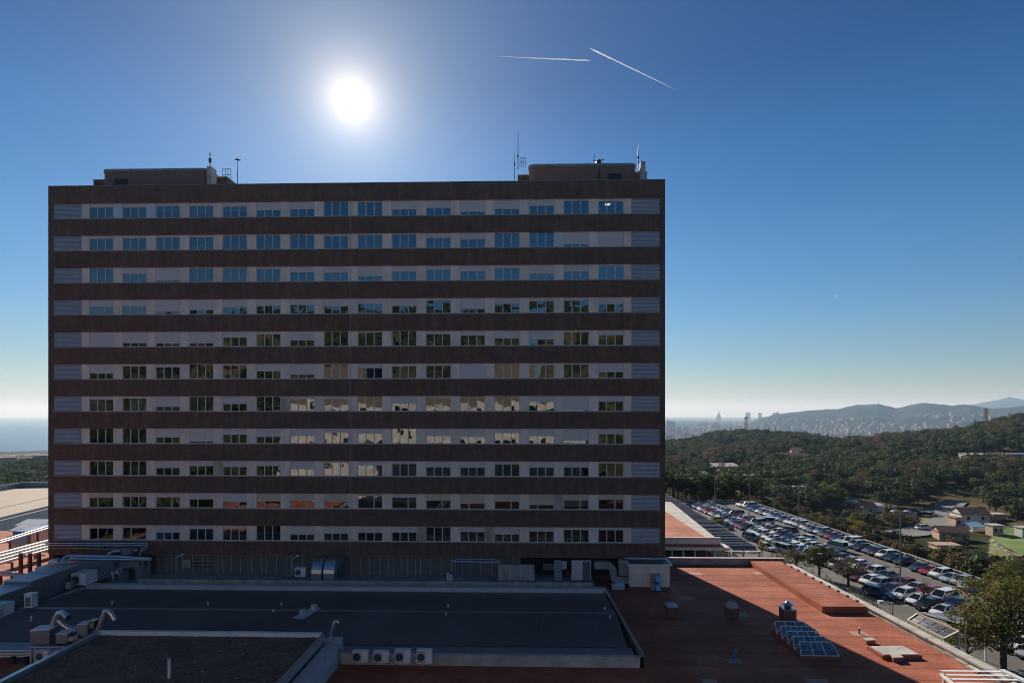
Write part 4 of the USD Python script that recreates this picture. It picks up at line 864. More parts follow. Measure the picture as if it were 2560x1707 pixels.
def place_car(model, colour, x, y, heading, label, group):
    copy_of(car_proto(model, colour), 'parked_car' if group else 'car', (x, y, .03), heading, label, 'van' if model == 'van' else 'car', group, .83)
KIND = {'h': 'hatchback', 's': 'saloon', 'o': 'off-roader', 'v': 'van'}
COL = {'w': 'white', 'l': 'silver', 'g': 'grey', 'k': 'black', 'd': 'dark blue', 'b': 'blue', 'r': 'red', 'm': 'dark red', 'y': 'yellow', 'p': 'pale green'}
ORD = 'first second third fourth fifth sixth seventh eighth ninth tenth eleventh twelfth thirteenth fourteenth fifteenth sixteenth seventeenth eighteenth nineteenth twentieth twenty-first twenty-second twenty-third twenty-fourth twenty-fifth twenty-sixth twenty-seventh twenty-eighth twenty-ninth thirtieth'.split()
crn = np.random.default_rng(21)
def row(codes, y0, step, nose, where, end, heading=math.pi, tilt=.42):
    """codes: two letters a car, colour and kind, from the far end; '..' leaves the bay empty"""
    cars = [codes[i:i + 2] for i in range(0, len(codes.replace(' ', '')), 2)] if ' ' not in codes else codes.split()
    seen = {}
    for i, c in enumerate(cars):
        y = y0 - i * step
        if c == '..': continue
        col, kd = COL[c[0]], KIND[c[1]]
        seen[c] = seen.get(c, 0) + 1; total = cars.count(c)
        which = '' if total == 1 else ('last ' if seen[c] == total and total > 2 else ORD[seen[c] - 1] + ' ')
        lab = f"the only {col} {kd} in the {where}" if total == 1 else f"{which}{col} {kd} from the {end} end of the {where}"
        half = MODELS[kd]['L'] / 2 * .83
        place_car(kd, col, nose(y) + half * math.cos(tilt) + .5 * math.sin(tilt) + crn.normal(0, .15), y + crn.normal(0, .06) - half * math.sin(tilt) * -1, heading + tilt + crn.normal(0, .025), lab, 'cars parked in the ' + where.split(',')[0])
row('kh wh kh wh ls rs rh ls gs wh ds', 148.2, 1.86, N1, 'far block by the canopy', 'far')
row('wh ls gs wh ws ws ks ls kv mh wh mo ls lv gs wh rh', 149.0, 2.05, lambda y: N1(y) + 3.7, 'far middle row', 'far')
row('ls gs gh rs ks', 126.3, 1.95, N1, 'short block beside the yellow car', 'far')
row('ls wh wo wh ws gs gs wh wh bh wv ws kh wo gs ws mh wh lo dh', 115.6, 2.03, N1, 'near left row', 'far')
row('wh mh ds dh wh wh wh ls gs ds mh ls wh gs wo gs', 113.9, 2.04, lambda y: N1(y) + 3.7, 'long middle row', 'far')
row('wh wo wv ks bh ks wh gs wh ls ds ls ks ws wo lo ws ls gs lo gs rh ds ls wv lo ks gs ko wo ks ks .. ds rh wo ls lo ls ds rs bh wo wh rh wh', 149.6, 1.86, NR, 'row along the valley railing', 'far', tilt=.3)
row('wo wh ko ws ds gs ws wh wo gs', 74.6, 2.05, N1, 'nearest left row', 'far')
row('rh ls ro wv ds rh wo gs ls rh', 79.5, 2.1, lambda y: N1(y) + 3.7, 'nearest middle row', 'far')
row('ls rs gs ls ws gs wo ls', 63.5, 2.2, lambda y: N1(y) - .6, 'corner group under the big tree', 'far')
row('gs wh ls rs gs ko', 62, 2.2, lambda y: N1(y) + 5.2, 'corner group behind the big tree', 'far')
for c, x, y, hd, lab in (('yh', 41.5, 127.3, math.pi + .02, 'bright yellow hatchback parked jutting out into the aisle'), ('ds', 44.6, 129.0, math.pi + .1, 'dark blue saloon right behind the yellow hatchback'),
        ('ks', 41.6, 120.0, -1.25, 'black saloon driving down the aisle beside the canopy, farther one'), ('ko', 42.5, 109.2, -1.25, 'black off-roader driving down the aisle, nearer one'), ('wh', 42.2, 101.5, -1.2, 'white hatchback standing at the yellow-leaved sapling in the aisle'),
        ('lh', 39.4, 145.2, math.pi + .5, 'silver hatchback alone at the far end of the aisle by the canopy'), ('wv', 51.9, 125.4, math.pi - .5, 'white van with windows standing in the right aisle'), ('ms', 49.9, 121.2, math.pi - .7, 'dark red saloon standing askew at a middle row end'),
        ('mo', 52.6, 116.0, 1.95, 'dark red off-roader seen from behind in the right aisle'), ('wh', 53.0, 109.3, 1.95, 'white hatchback seen from behind under the middle tall lamp'), ('pv', 54.6, 102.2, 1.95, 'pale green-white van seen from behind beside the valley row'),
        ('do', 46.0, 75.8, -1.05, 'dark blue-grey off-roader driving along the aisle beside the hedge'), ('lv', 44.6, 99.0, -1.2, 'silver van at the left kerb half hidden by tree leaves')):
    place_car(KIND[c[1]], COL[c[0]], x, y, hd, lab, None)

# railing beyond the valley row
t = thing('car_park_railing', 'pale low railing with posts along the valley side of car park', 'railing', (61, 110, 0))
def edge(y): return NR(y) + 4.75
part('rail', L['white_metal'], t, lambda m: m.bar((edge(152), 152, .95), (edge(60), 60, .95), .1)); part('rail', L['white_metal'], t, lambda m: m.bar((edge(152), 152, .5), (edge(60), 60, .5), .07))
part('rail', L['white_metal'], t, lambda m: (m.bar((38, 154.3, .95), (edge(152), 152.4, .95), .08), m.bar((38, 154.3, .5), (edge(152), 152.4, .5), .06)))
for y in np.arange(60, 153, 2.4): part('post', L['white_metal'], t, lambda m: m.box(edge(y) - .05, edge(y) + .05, y - .05, y + .05, 0, .95))

# tall lamp posts
def lamp(px, ytop, ybase, label, heads=2, h=None):
    b = at_z(px, ybase, 0); t_ = at_y(px, ytop, b[1])
    t = thing('lamp_post', label, 'street lamp', (b[0], b[1], 0))
    part('pole', L['grey_metal'], t, lambda m: m.tube([(b[0], b[1], 0), (b[0], b[1], t_[2])], [.11, .06], 8))
    for s in ((-1, 1) if heads == 2 else (1,)):
        part('arm', L['grey_metal'], t, lambda m: m.bar((b[0], b[1], t_[2] - .1), (b[0] + s * .5, b[1], t_[2]), .07)); part('lamp_head', L['pale_metal'], t, lambda m: m.lathe((b[0] + s * .85, b[1], t_[2] - .05), [(0, 0), (.42, .02), (.40, .1), (.2, .2), (0, .22)], 10), smooth=40)
lamp(1712, 1223, 1256, 'small single lamp post at the far left end of the car park', 1)
lamp(1787, 1176, 1300, 'slender lamp post rising behind the far canopy block', 1)
lamp(1873, 1187, 1311, 'tall double lamp post by the far middle row')
lamp(1997, 1216, 1351, 'tall double lamp post beside the near left row')
lamp(2251, 1278, 1491, 'nearest and tallest-looking double lamp post by the red cars')
c = at_z(2208, 1470, 0)
t = thing('leaning_sign', 'dark flat sign board on a post beside the nearest tall lamp', 'sign', (c[0], c[1], 0)); s_ = at_y(2255, 1445, c[1] + 1)
part('board', L['grey_metal'], t, lambda m: m.box(s_[0] - 1.1, s_[0] + 1.1, s_[1], s_[1] + .06, s_[2] - .16, s_[2] + .2)); part('post', L['grey_metal'], t, lambda m: m.box(s_[0] + .9, s_[0] + .98, s_[1] + .07, s_[1] + .14, 0, s_[2] + .1))

# striped canopy, walkway and the sunlit pavilion beyond the tower
cn = thing('louvred_canopy', 'long dark blue louvred canopy running away beside the car park', 'canopy', (31, 105, 0))
for y in np.arange(81.5, 152, 1.15):
    part('slat', L['solar'] if 'solar' in L else L.setdefault('solar', look('solar', (0.018, 0.028, 0.045), 0.35, var=.2, scale=.6)), cn, lambda m: m.raw([(29.15, y, 4.72), (32.6, y, 4.72), (32.6, y + .95, 5.08), (29.15, y + .95, 5.08), (29.15, y + .95, 5.02), (32.6, y + .95, 5.02), (29.15, y, 4.66), (32.6, y, 4.66)], [(0, 1, 2, 3), (3, 2, 5, 4), (0, 6, 7, 1), (6, 4, 5, 7)]))
for y in np.arange(81.5, 152, 1.15):
    part('slat_edge', L['pale_metal'], cn, lambda m: m.box(28.7, 33.0, y + .93, y + 1.01, 5.03, 5.12))
for x in (29.0, 32.75): part('beam', L['pale_concrete'], cn, lambda m: m.box(x - .14, x + .14, 81, 153, 4.3, 4.62))
part('front_beam', L['pale_concrete'], cn, lambda m: m.box(29.14, 32.6, 80.9, 81.2, 4.3, 4.62))
for y in np.arange(81.2, 152, 6):
    for x in (29.0, 32.75): part('post', L['pale_concrete'], cn, lambda m: m.box(x - .13, x + .13, y - .13, y + .13, 0, 4.3))
pv = thing('pavilion', 'sunlit low pavilion with salmon roof and glazed front right of tower', 'building', (20, 86, 0))
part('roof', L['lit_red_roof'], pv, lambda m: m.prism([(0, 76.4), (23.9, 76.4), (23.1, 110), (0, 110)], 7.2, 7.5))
part('fascia', L.setdefault('pav_white', look('pav_white', (0.66, 0.56, 0.5), .8, var=.08)), pv, lambda m: (m.box(0, 25.6, 76.0, 76.38, 6.75, 7.62)))
part('rust_band', L['rust_paint'], pv, lambda m: m.box(0, 25.6, 76.1, 76.5, 6.45, 6.75))
part('canopy_slab', L['pav_white'], pv, lambda m: m.box(0, 26.6, 75.3, 77.4, 6.1, 6.45))
part('back_wall', L['cream_panel'], pv, lambda m: (m.box(0, 24, 84, 84.3, 1, 6.1), m.box(-.3, 0, 76.5, 110, 0, 7.2), m.box(0, 23.1, 109.7, 110, 0, 7.2)))
part('side_wall', L['lit_red_roof'], pv, lambda m: m.prism([(23.95, 76.8), (23.75, 76.8), (22.9, 109), (23.15, 109)], 0, 7.2))
part('floor', L['concrete'], pv, lambda m: m.box(0, 24, 76.6, 84, 2.6, 2.8))
part('roof_edge', L['pale_concrete'], pv, lambda m: m.prism([(24.2, 76.4), (25.6, 76.4), (27.6, 110), (23.2, 110)], 6.6, 7.1))
cols_px = [1652, 1680, 1708, 1737, 1765]
for px in cols_px:
    x = at_y(px, 1380, 76.9)[0]; part('mullion', L['cream_panel'], pv, lambda m: m.box(x - .09, x + .09, 76.8, 77.0, 2.8, 6.1))
for a, b in zip(cols_px[:-1], cols_px[1:]):
    xa, xb = at_y(a, 1380, 76.9)[0] + .1, at_y(b, 1380, 76.9)[0] - .1
    part('pane', L['window_glass'], pv, lambda m: m.quad((xa, 76.9, 2.8), (xb, 76.9, 2.8), (xb, 76.9, 6.1), (xa, 76.9, 6.1)))
x = at_y(1784, 1380, 76.2)[0]; part('column', L['concrete'], pv, lambda m: m.box(x - .22, x + .22, 75.6, 76.0, 0, 6.1))
tw = thing('terrace_wall', 'cream stepped terrace walls with salmon ground between pavilion and canopy', 'wall', (27, 78, 0))
part('wall', L['pale_concrete'], tw, lambda m: m.prism([(26.2, 86), (27.2, 86), (28.9, 74.2), (27.9, 74.2)], 0, 3.9))
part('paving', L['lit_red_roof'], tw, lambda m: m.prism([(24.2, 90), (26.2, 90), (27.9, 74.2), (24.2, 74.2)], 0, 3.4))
for q in range(4): part('step_block', L['pale_concrete'], tw, lambda m: m.box(29.0 + q * .55, 29.5 + q * .55, 73 + q * .4, 75.5, 0, 4.25 - q * .12))
for (px, py, px2), y, lab in (((1870, 1379, 1894), 78, 'cream lamp on a bent post in the planting beyond the red roof'), ((2202, 1503, 2231), 57, 'cream hooked lamp post on the right above the parapet')):
    hd, tp = at_y(px, py, y), at_y(px2, py + 2, y)
    t = thing('bent_lamp', lab, 'street lamp', (tp[0], y, 0))
    part('post', L['cream_panel'], t, lambda m: m.tube([(tp[0], y, 0), tp, hd], .08, 8)); part('lamp_head', L['white_metal'], t, lambda m: m.obox((hd[0], y, hd[2] - .22), .5, .35, .32))

# solar roof and its grey neighbour beyond the parapet
so = thing('solar_roof', 'small sloping roof of dark solar panels in cream frame beyond the parapet', 'solar panels', (38, 54, 0))
Ps = [at_z(2270, 1549.6, 3.3), at_z(2361, 1595, 3.3), at_z(2397.6, 1577, 4.0), at_z(2294, 1533, 4.0)]
for i in range(4):
    for j in range(2):
        f = lambda u, v: Ps[0] * (1 - u) * (1 - v) + Ps[1] * u * (1 - v) + Ps[2] * u * v + Ps[3] * (1 - u) * v
        u0, u1, v0, v1 = i / 4 + .012, (i + 1) / 4 - .012, j / 2 + .02, (j + 1) / 2 - .02
        part('solar_panel', L['solar'], so, lambda m: m.quad(f(u0, v0), f(u1, v0), f(u1, v1), f(u0, v1)))
part('backing', L['cream_panel'], so, lambda m: m.quad(*[p - np.array([0, 0, .05]) for p in Ps]))
for a, b in ((0, 1), (1, 2), (2, 3), (3, 0)): part('frame', L['cream_shutter'], so, lambda m: m.bar(Ps[a], Ps[b], .16, .14))
for p in Ps: part('post', L['cream_panel'], so, lambda m: m.box(p[0] - .07, p[0] + .07, p[1] - .07, p[1] + .07, 0, p[2] - .08))
gq = [at_z(2299, 1533, 3.9), at_z(2407, 1564, 3.9)]
sg = thing('grey_shelter', 'grey ribbed metal shelter roof beside the solar panels', 'shelter', (gq[0][0] + 2, gq[0][1], 0))
part('roof', L['grey_metal'], sg, lambda m: m.prism([gq[0][:2] + (.2, 0), gq[1][:2] + (.6, .9), gq[1][:2] + (3.4, 1.5), gq[0][:2] + (2.2, .6)], 3.7, 3.85))
for q in range(14):
    a = gq[0][:2] * (1 - q / 13) + gq[1][:2] * q / 13 + np.array([.15, .1])
    part('rafter', L['white_metal'], sg, lambda m: m.bar((a[0] - .1, a[1], 3.95), (a[0] + .8, a[1] + .3, 3.9), .06))
for dx, dy in ((.4, .2), (3.2, 1.4)): part('post', L['white_metal'], sg, lambda m: m.box(gq[1][0] + dx - .06, gq[1][0] + dx + .06, gq[1][1] + dy - .06, gq[1][1] + dy + .06, 0, 3.7))
# ------------------------------------------------------------------ trees
def leaf_look(name, c1, c2, c3, trans=0.3):
    return usdkit.material(stage, f'/World/Looks/{name}', {
        "oi": ("object_info", {}), "g": ("geometry", {}), "n": ("noise_texture", {"scale": 0.45, "detail": 3.0}),
        "ri": ("geometry", {}), "mxf": ("mix_float", {"fac": 0.5}), "m3": ("math", {"math_type": "multiply_add", "value2": 0.5, "value3": 0.0}), "a": ("math", {"math_type": "multiply_add", "value2": 0.5}),
        "r": ("rgb_ramp", {"ramp": [(0.2, c1), (0.5, c2), (0.8, c3)]}),
        "d": ("principled_bsdf", {"roughness": 0.7, "specular_ior_level": 0.25}), "t": ("translucent_bsdf", {}), "mx": ("mix_closure", {"fac": trans})},
        [("g.position", "n.vector"), ("oi.random", "m3.value1"), ("n.fac", "a.value1"), ("m3.value", "a.value3"), ("a.value", "r.fac"),
         ("r.color", "d.base_color"), ("r.color", "t.color"), ("d.BSDF", "mx.closure1"), ("t.BSDF", "mx.closure2")], surface="mx.closure")
L['pine_leaf'] = leaf_look('pine_leaf', (0.036, 0.056, 0.016), (0.062, 0.088, 0.026), (0.105, 0.125, 0.04))
L['oak_leaf'] = leaf_look('oak_leaf', (0.04, 0.058, 0.02), (0.066, 0.084, 0.03), (0.11, 0.118, 0.045))
L['cypress_leaf'] = leaf_look('cypress_leaf', (0.014, 0.026, 0.012), (0.022, 0.036, 0.017), (0.034, 0.05, 0.022), .2)
L['yellow_leaf'] = leaf_look('yellow_leaf', (0.12, 0.11, 0.015), (0.22, 0.17, 0.02), (0.32, 0.22, 0.03), .4)
L['brown_leaf'] = leaf_look('brown_leaf', (0.085, 0.062, 0.036), (0.14, 0.10, 0.052), (0.19, 0.135, 0.064), .3)
L['olive_leaf'] = leaf_look('olive_leaf', (0.055, 0.065, 0.016), (0.095, 0.10, 0.024), (0.16, 0.15, 0.035), .4)
L['bark'] = look('bark', (0.085, 0.065, 0.05), 0.95, var=.3, scale=6)
def leaves(m, lobes, n, size, rg, flat=.0, core=.0):
    """leaf clumps over the shells of several lobes: (cx, cy, cz, rx, ry, rz)"""
    w = np.array([l[3] * l[4] + l[3] * l[5] for l in lobes]); pick = rg.choice(len(lobes), n, p=w / w.sum())
    lo = np.array(lobes)[pick]; d = rg.normal(size=(n, 3)); d[:, 2] += .15; d /= np.linalg.norm(d, axis=1, keepdims=True)
    rad = rg.uniform(.62, 1.06, (n, 1)) ** .7
    c = lo[:, :3] + d * lo[:, 3:] * rad
    nr = d + rg.normal(0, .55, (n, 3)); nr[:, 2] += flat; nr /= np.linalg.norm(nr, axis=1, keepdims=True)
    a = np.cross(nr, rg.normal(size=(n, 3))); a /= np.linalg.norm(a, axis=1, keepdims=True); b = np.cross(nr, a)
    s = size * rg.uniform(.6, 1.4, (n, 1))
    v = np.stack([c - a * s * .5, c + b * s * .38 + nr * s * .1, c + a * s * .5, c - b * s * .38 + nr * s * .1], 1).reshape(-1, 3)
    i = np.arange(n) * 4
    m.raw(v, np.stack([i, i + 1, i + 2, i + 3], 1))
def limbs(m, h0, h1, r, lobes, rg, n):
    m.tube([(0, 0, -.6), (rg.normal(0, .1), rg.normal(0, .1), h0 * .6), (rg.normal(0, .15), rg.normal(0, .15), h0)], [r * 1.25, r, r * .8], 7)
    for l in lobes[:n]:
        e = np.array(l[:3]); m.tube([(0, 0, h0 * .85), e * .5 + np.array([0, 0, h0 * .55]), e], [r * .6, r * .38, r * .1], 5)
def tree_proto(name, kind, seed, leaf, n, size):
    rg = np.random.default_rng(seed); p = '/World/Prototypes/' + name; UsdGeom.Xform.Define(stage, p)
    if kind == 'round':
        lobes = [(rg.normal(0, 1.3), rg.normal(0, 1.3), rg.uniform(3.2, 6.4), rg.uniform(1.3, 2.2), rg.uniform(1.3, 2.2), rg.uniform(1.0, 1.6)) for _ in range(8)]; h0, r = 2.6, .22
    elif kind == 'umbrella':
        lobes = [(3.0 * math.cos(t) * q, 3.0 * math.sin(t) * q, 5.9 + .5 * (1 - q) + rg.normal(0, .25), rg.uniform(1.2, 1.9), rg.uniform(1.2, 1.9), rg.uniform(.6, .95)) for t, q in zip(rg.uniform(0, 6.3, 10), rg.uniform(.15, 1, 10))]; h0, r = 4.6, .24
    elif kind == 'cypress':
        lobes = [(rg.normal(0, .12), rg.normal(0, .12), z, .95 * (1 - (z / 11.5)) + .28, .95 * (1 - (z / 11.5)) + .28, 1.3) for z in np.linspace(1.2, 9.8, 9)]; h0, r = 1.0, .16
    elif kind == 'bush':
        lobes = [(rg.normal(0, .9), rg.normal(0, .9), rg.uniform(.6, 1.7), rg.uniform(.8, 1.3), rg.uniform(.8, 1.3), rg.uniform(.6, 1.0)) for _ in range(6)]; h0, r = .5, .09
    else:
        lobes = [(rg.normal(0, 1.5), rg.normal(0, 1.5), rg.uniform(3.2, 6.8), rg.uniform(.9, 1.5), rg.uniform(.9, 1.5), rg.uniform(.7, 1.2)) for _ in range(9)]; h0, r = 2.5, .16
    part('trunk', L['bark'], p, lambda m: limbs(m, h0, 0, r, lobes, rg, 5 if kind != 'cypress' else 0), local=True)
    part('crown', L[leaf], p, lambda m: leaves(m, lobes, n, size, rg, .5 if kind == 'umbrella' else .15), local=True)
    return p
KINDS = [('round_pine', 'round', 'pine_leaf', 620, .72), ('round_pine_b', 'round', 'pine_leaf', 620, .72), ('umbrella_pine', 'umbrella', 'pine_leaf', 560, .72), ('holm_oak', 'round', 'oak_leaf', 620, .66), ('cypress', 'cypress', 'cypress_leaf', 420, .5),
         ('bush', 'bush', 'oak_leaf', 240, .5), ('bush_b', 'bush', 'brown_leaf', 220, .45), ('bare_tree', 'loose', 'brown_leaf', 340, .45), ('autumn_tree', 'loose', 'yellow_leaf', 420, .5), ('olive_tree', 'loose', 'olive_leaf', 480, .5)]
PROT = [tree_proto(a, b, 40 + i, c, n, s) for i, (a, b, c, n, s) in enumerate(KINDS)]
TNAME = ['pine_tree', 'pine_tree', 'umbrella_pine', 'oak_tree', 'cypress_tree', 'bush', 'bush', 'bare_tree', 'autumn_tree', 'olive_tree']
TLAB = ['rounded dark green pine in the wooded valley beyond the car park', 'rounded dark green pine in the wooded valley beyond the car park', 'flat-topped umbrella pine in the wooded valley beyond the car park', 'rounded olive-green oak in the wooded valley beyond the car park',
        'narrow dark cypress in the wooded valley beyond the car park', 'low green bush in the valley beyond the car park', 'low brown bush in the valley beyond the car park', 'brownish bare-looking tree in the valley beyond the car park', 'yellow-leaved tree in the valley beyond the car park', 'yellow-green tree in the valley beyond the car park']
TCAT = ['tree', 'tree', 'tree', 'tree', 'tree', 'bush', 'bush', 'tree', 'tree', 'tree']

def on_land(px, py, r0=150, r1=3000):
    d = direction(px, py); s = np.geomspace(r0, r1, 900)
    p = np.array([0, 0, CAM_Z]) + s[:, None] * d; below = p[:, 2] <= ground(p[:, 0], p[:, 1])
    return p[np.argmax(below)] if below.any() else p[-1]
# clearings: houses, road, field, seen in the photograph at these pixels (x, y, radius in metres)
CLEAR = []
def clear(px, py, rad): q = on_land(px, py); CLEAR.append((q[0], q[1], rad)); return q
trn = np.random.default_rng(77)
def scatter():
    pts = []
    r = 66.0
    while r < 1000:
        step = 4.3 + r * .0045
        for az in np.arange(12.6, 43.2, math.degrees(step / r)):
            a = math.radians(az + trn.normal(0, .25 * math.degrees(step / r))); q = r + trn.normal(0, step * .3)
            pts.append((q * math.sin(a), q * math.cos(a)))
        r += step * .9
    r = 300.0
    while r < 1700:
        step = 5.5 + r * .004
        for az in np.arange(-43.6, -38.5, math.degrees(step / r)):
            a = math.radians(az + trn.normal(0, .2 * math.degrees(step / r))); q = r + trn.normal(0, step * .3)
            pts.append((q * math.sin(a), q * math.cos(a)))
        r += step * .9
    return np.array(pts)
# ------------------------------------------------------------------ houses and roads in the valley
L['tile_roof'] = look('tile_roof', (0.33, 0.17, 0.10), 0.85, var=.25, scale=2.5, bump=.3)
L['render_white'] = look('render_white', (0.62, 0.58, 0.52), 0.85, var=.1)
L['render_pink'] = look('render_pink', (0.44, 0.26, 0.20), 0.85, var=.12)
L['render_peach'] = look('render_peach', (0.52, 0.38, 0.27), 0.85, var=.12)
L['blue_sheet'] = look('blue_sheet', (0.16, 0.34, 0.48), 0.5, var=.1)
L['pale_roof'] = look('pale_roof', (0.44, 0.41, 0.37), 0.7, var=.15)
L['window_dark'] = L['car_glass']
def house(px, py, w, d, h, label, wall='render_white', roof='tile_roof', rot=0.0, kind='gable', wins=3, name='house', rise=.3, drop=.4):
    q = clear(px, py, max(w, d) * .62 + 2.5)
    z0 = gz(q[0], q[1]) - drop; t = thing(name, label, 'house' if name == 'house' else 'building', (q[0], q[1], z0), rot)
    X = lambda nm, mt, fn, parent=t: part(nm, L[mt], parent, fn, local=True)
    wl = X('wall', wall, lambda m: m.box(-w / 2, w / 2, -d / 2, d / 2, -3, h))
    if kind == 'gable':
        r = d * rise
        X('roof', roof, lambda m: m.raw([(-w / 2 - .35, -d / 2 - .4, h - .05), (w / 2 + .35, -d / 2 - .4, h - .05), (w / 2 + .35, 0, h + r), (-w / 2 - .35, 0, h + r), (w / 2 + .35, d / 2 + .4, h - .05), (-w / 2 - .35, d / 2 + .4, h - .05),
                (-w / 2 - .35, -d / 2 - .4, h - .2), (w / 2 + .35, -d / 2 - .4, h - .2), (w / 2 + .35, d / 2 + .4, h - .2), (-w / 2 - .35, d / 2 + .4, h - .2)], [(0, 1, 2, 3), (3, 2, 4, 5), (0, 6, 7, 1), (5, 4, 8, 9), (6, 9, 8, 7), (1, 7, 8, 4), (0, 5, 9, 6)]))
        X('gable_wall', wall, lambda m: (m.raw([(-w / 2, -d / 2, h - .1), (-w / 2, d / 2, h - .1), (-w / 2, 0, h + r - .1), (w / 2, -d / 2, h - .1), (w / 2, d / 2, h - .1), (w / 2, 0, h + r - .1)], [(0, 2, 1), (3, 4, 5)])))
    elif kind == 'shed':
        X('roof', roof, lambda m: m.raw([(-w / 2 - .3, -d / 2 - .3, h - .1), (w / 2 + .3, -d / 2 - .3, h - .1), (w / 2 + .3, d / 2 + .3, h + d * .22), (-w / 2 - .3, d / 2 + .3, h + d * .22), (-w / 2 - .3, -d / 2 - .3, h - .25), (w / 2 + .3, -d / 2 - .3, h - .25), (w / 2 + .3, d / 2 + .3, h + d * .22 - .15), (-w / 2 - .3, d / 2 + .3, h + d * .22 - .15)], [(0, 1, 2, 3), (4, 7, 6, 5), (0, 4, 5, 1), (1, 5, 6, 2), (2, 6, 7, 3), (3, 7, 4, 0)]))
    else:
        X('roof', roof, lambda m: m.box(-w / 2 - .25, w / 2 + .25, -d / 2 - .25, d / 2 + .25, h, h + .3))
    for i in range(wins):
        x = -w / 2 + w * (i + .5) / wins
        wn = X('window', 'frame', lambda m: m.box(x - .55, x + .55, -d / 2 - .05, -d / 2 + .02, h * .42, h * .82))
        X('pane', 'window_dark', lambda m: m.box(x - .46, x + .46, -d / 2 - .07, -d / 2 - .055, h * .45, h * .79), parent=wn)
    return t, q
house(1985, 1157, 17, 9, 5.0, 'white villa with terracotta roof among pines on the slope', rot=-.35, wins=5)
house(1990, 1149, 7, 7, 7.5, 'square upper block of the white villa among the pines', rot=-.35, wins=2)
house(1925, 1158, 11, 7, 4.5, 'peach house left of the white villa behind a cypress', 'render_peach', rot=-.2)
house(1812, 1176, 16, 7, 3.2, 'long low pale-roofed building half hidden in trees on the left slope', 'render_white', 'pale_roof', rot=.25, kind='shed', wins=0, name='long_building')
house(1834, 1141, 14, 7, 3.0, 'small flat orange-roofed house high on the left slope', 'render_peach', 'tile_roof', kind='flat', wins=2)
house(2132, 1268, 4.5, 4, 2.4, 'small shed with light blue sheet roof beside the tile-roofed cottage', 'render_white', 'blue_sheet', kind='shed', wins=0, name='shed')
house(2165, 1282, 5.2, 5.0, 3.0, 'terracotta-roofed cottage by the white road wall in the valley', 'render_peach', rot=.1, wins=1)
house(2192, 1281, 3.4, 3.0, 3.2, 'small white house with sloping roofline right of the cottage', 'render_white', 'pale_roof', kind='shed', wins=0)
house(2474, 1155, 27, 10, 4.6, 'long modern white building with flat pale roof on the right slope', 'render_white', 'pale_roof', rot=-.08, kind='flat', wins=6, name='long_building')
house(2532, 1158, 19, 12, 5.6, 'red-brown block with dark roof right of the long white building', 'render_pink', 'grey_metal', rot=-.08, kind='flat', wins=4, name='building')
house(2302, 1126, 8, 6, 3.2, 'small brown tile-roofed house alone among trees upslope', 'render_peach', rot=.1, wins=2)
house(2424, 1305, 9, 6.5, 3.6, 'white house with wide terracotta roof beside the road', 'render_white', rot=-.12, wins=2)
house(2388, 1316, 2.2, 3.5, 3.4, 'narrow cream house end with balcony beside the road', 'render_peach', 'tile_roof', kind='flat', wins=1)
house(2466, 1303, 3.6, 3, 2.4, 'small pink-walled shed right of the wide terracotta roof', 'render_pink', 'tile_roof', kind='shed', wins=0, name='shed')
house(2490, 1298, 4.4, 3, 2.2, 'low peach wall house behind the terraces', 'render_peach', 'pale_roof', kind='flat', wins=0)
house(2438, 1326, 4.2, 3.4, 2.1, 'small house with pale blue sheet roof below the wide terracotta roof', 'render_white', 'blue_sheet', kind='shed', wins=0, name='shed')
house(2376, 1349, 8.2, 5, 3.2, 'pink house with three dark windows and tile roof', 'render_pink', 'tile_roof', rot=-.22, wins=3)
house(2362, 1374, 6.5, 4, 1.9, 'low house with flat brown and pink terrace roof', 'render_peach', 'render_pink', rot=-.05, kind='flat', wins=0)
house(2486, 1338, 3.4, 3, 3.6, 'peach terrace building with openings beside the green field', 'render_peach', 'pale_roof', kind='flat', wins=2, name='building')
house(2558, 1343, 3, 3, 3.4, 'white house cut by the right picture edge beside the field', 'render_white', 'pale_roof', kind='flat', wins=1)
house(2085, 1345, 4, 3, 2.2, 'low brown stone hut below the car park railing', 'render_peach', 'tile_roof', kind='shed', wins=0, name='hut')
for px, py, lab, mdl, col in ((2302, 1325, 'white van parked beside the valley road', 'van', 'white'), (2278, 1282, 'dark car on the valley road', 'saloon', 'black'), (2376, 1282, 'teal-looking pale car at the road junction', 'hatchback', 'pale green')):
    q = clear(px, py, 3); copy_of(car_proto(mdl, col), 'car', (q[0], q[1], gz(q[0], q[1]) + .15), math.pi + .2, lab, 'van' if mdl == 'van' else 'car', None, .9)

def drape(name, pts, width, mat, lift, cleared=True, kind='structure', label=None, cat=None):
    P_ = np.array([on_land(x, y)[:2] for x, y in pts]); s = np.linspace(0, len(P_) - 1, len(P_) * 10)
    P_ = np.stack([np.interp(s, range(len(P_)), P_[:, k]) for k in (0, 1)], 1)
    for _ in range(6): P_[1:-1] = (P_[:-2] + P_[1:-1] * 2 + P_[2:]) / 4
    t = np.gradient(P_, axis=0); t /= np.linalg.norm(t, axis=1, keepdims=True); nrm = np.stack([-t[:, 1], t[:, 0]], 1)
    v = []
    for o in (-.5, 0, .5):
        e = P_ + nrm * width * o; zc = ground(P_[:, 0], P_[:, 1]); v.append(np.column_stack([e, np.maximum(ground(e[:, 0], e[:, 1]), zc) + lift]))
    n = len(P_); v = np.vstack(v); f = [(k * n + i, k * n + i + 1, (k + 1) * n + i + 1, (k + 1) * n + i) for k in range(2) for i in range(n - 1)]
    if cleared:
        for p in P_[::3]: CLEAR.append((p[0], p[1], width * .5 + 3.2))
    return MB().raw(v, f).put(name, mat, kind=kind, label=label, cat=cat)
L['road'] = look('road', (0.20, 0.185, 0.17), 0.85, var=.12, scale=.6)
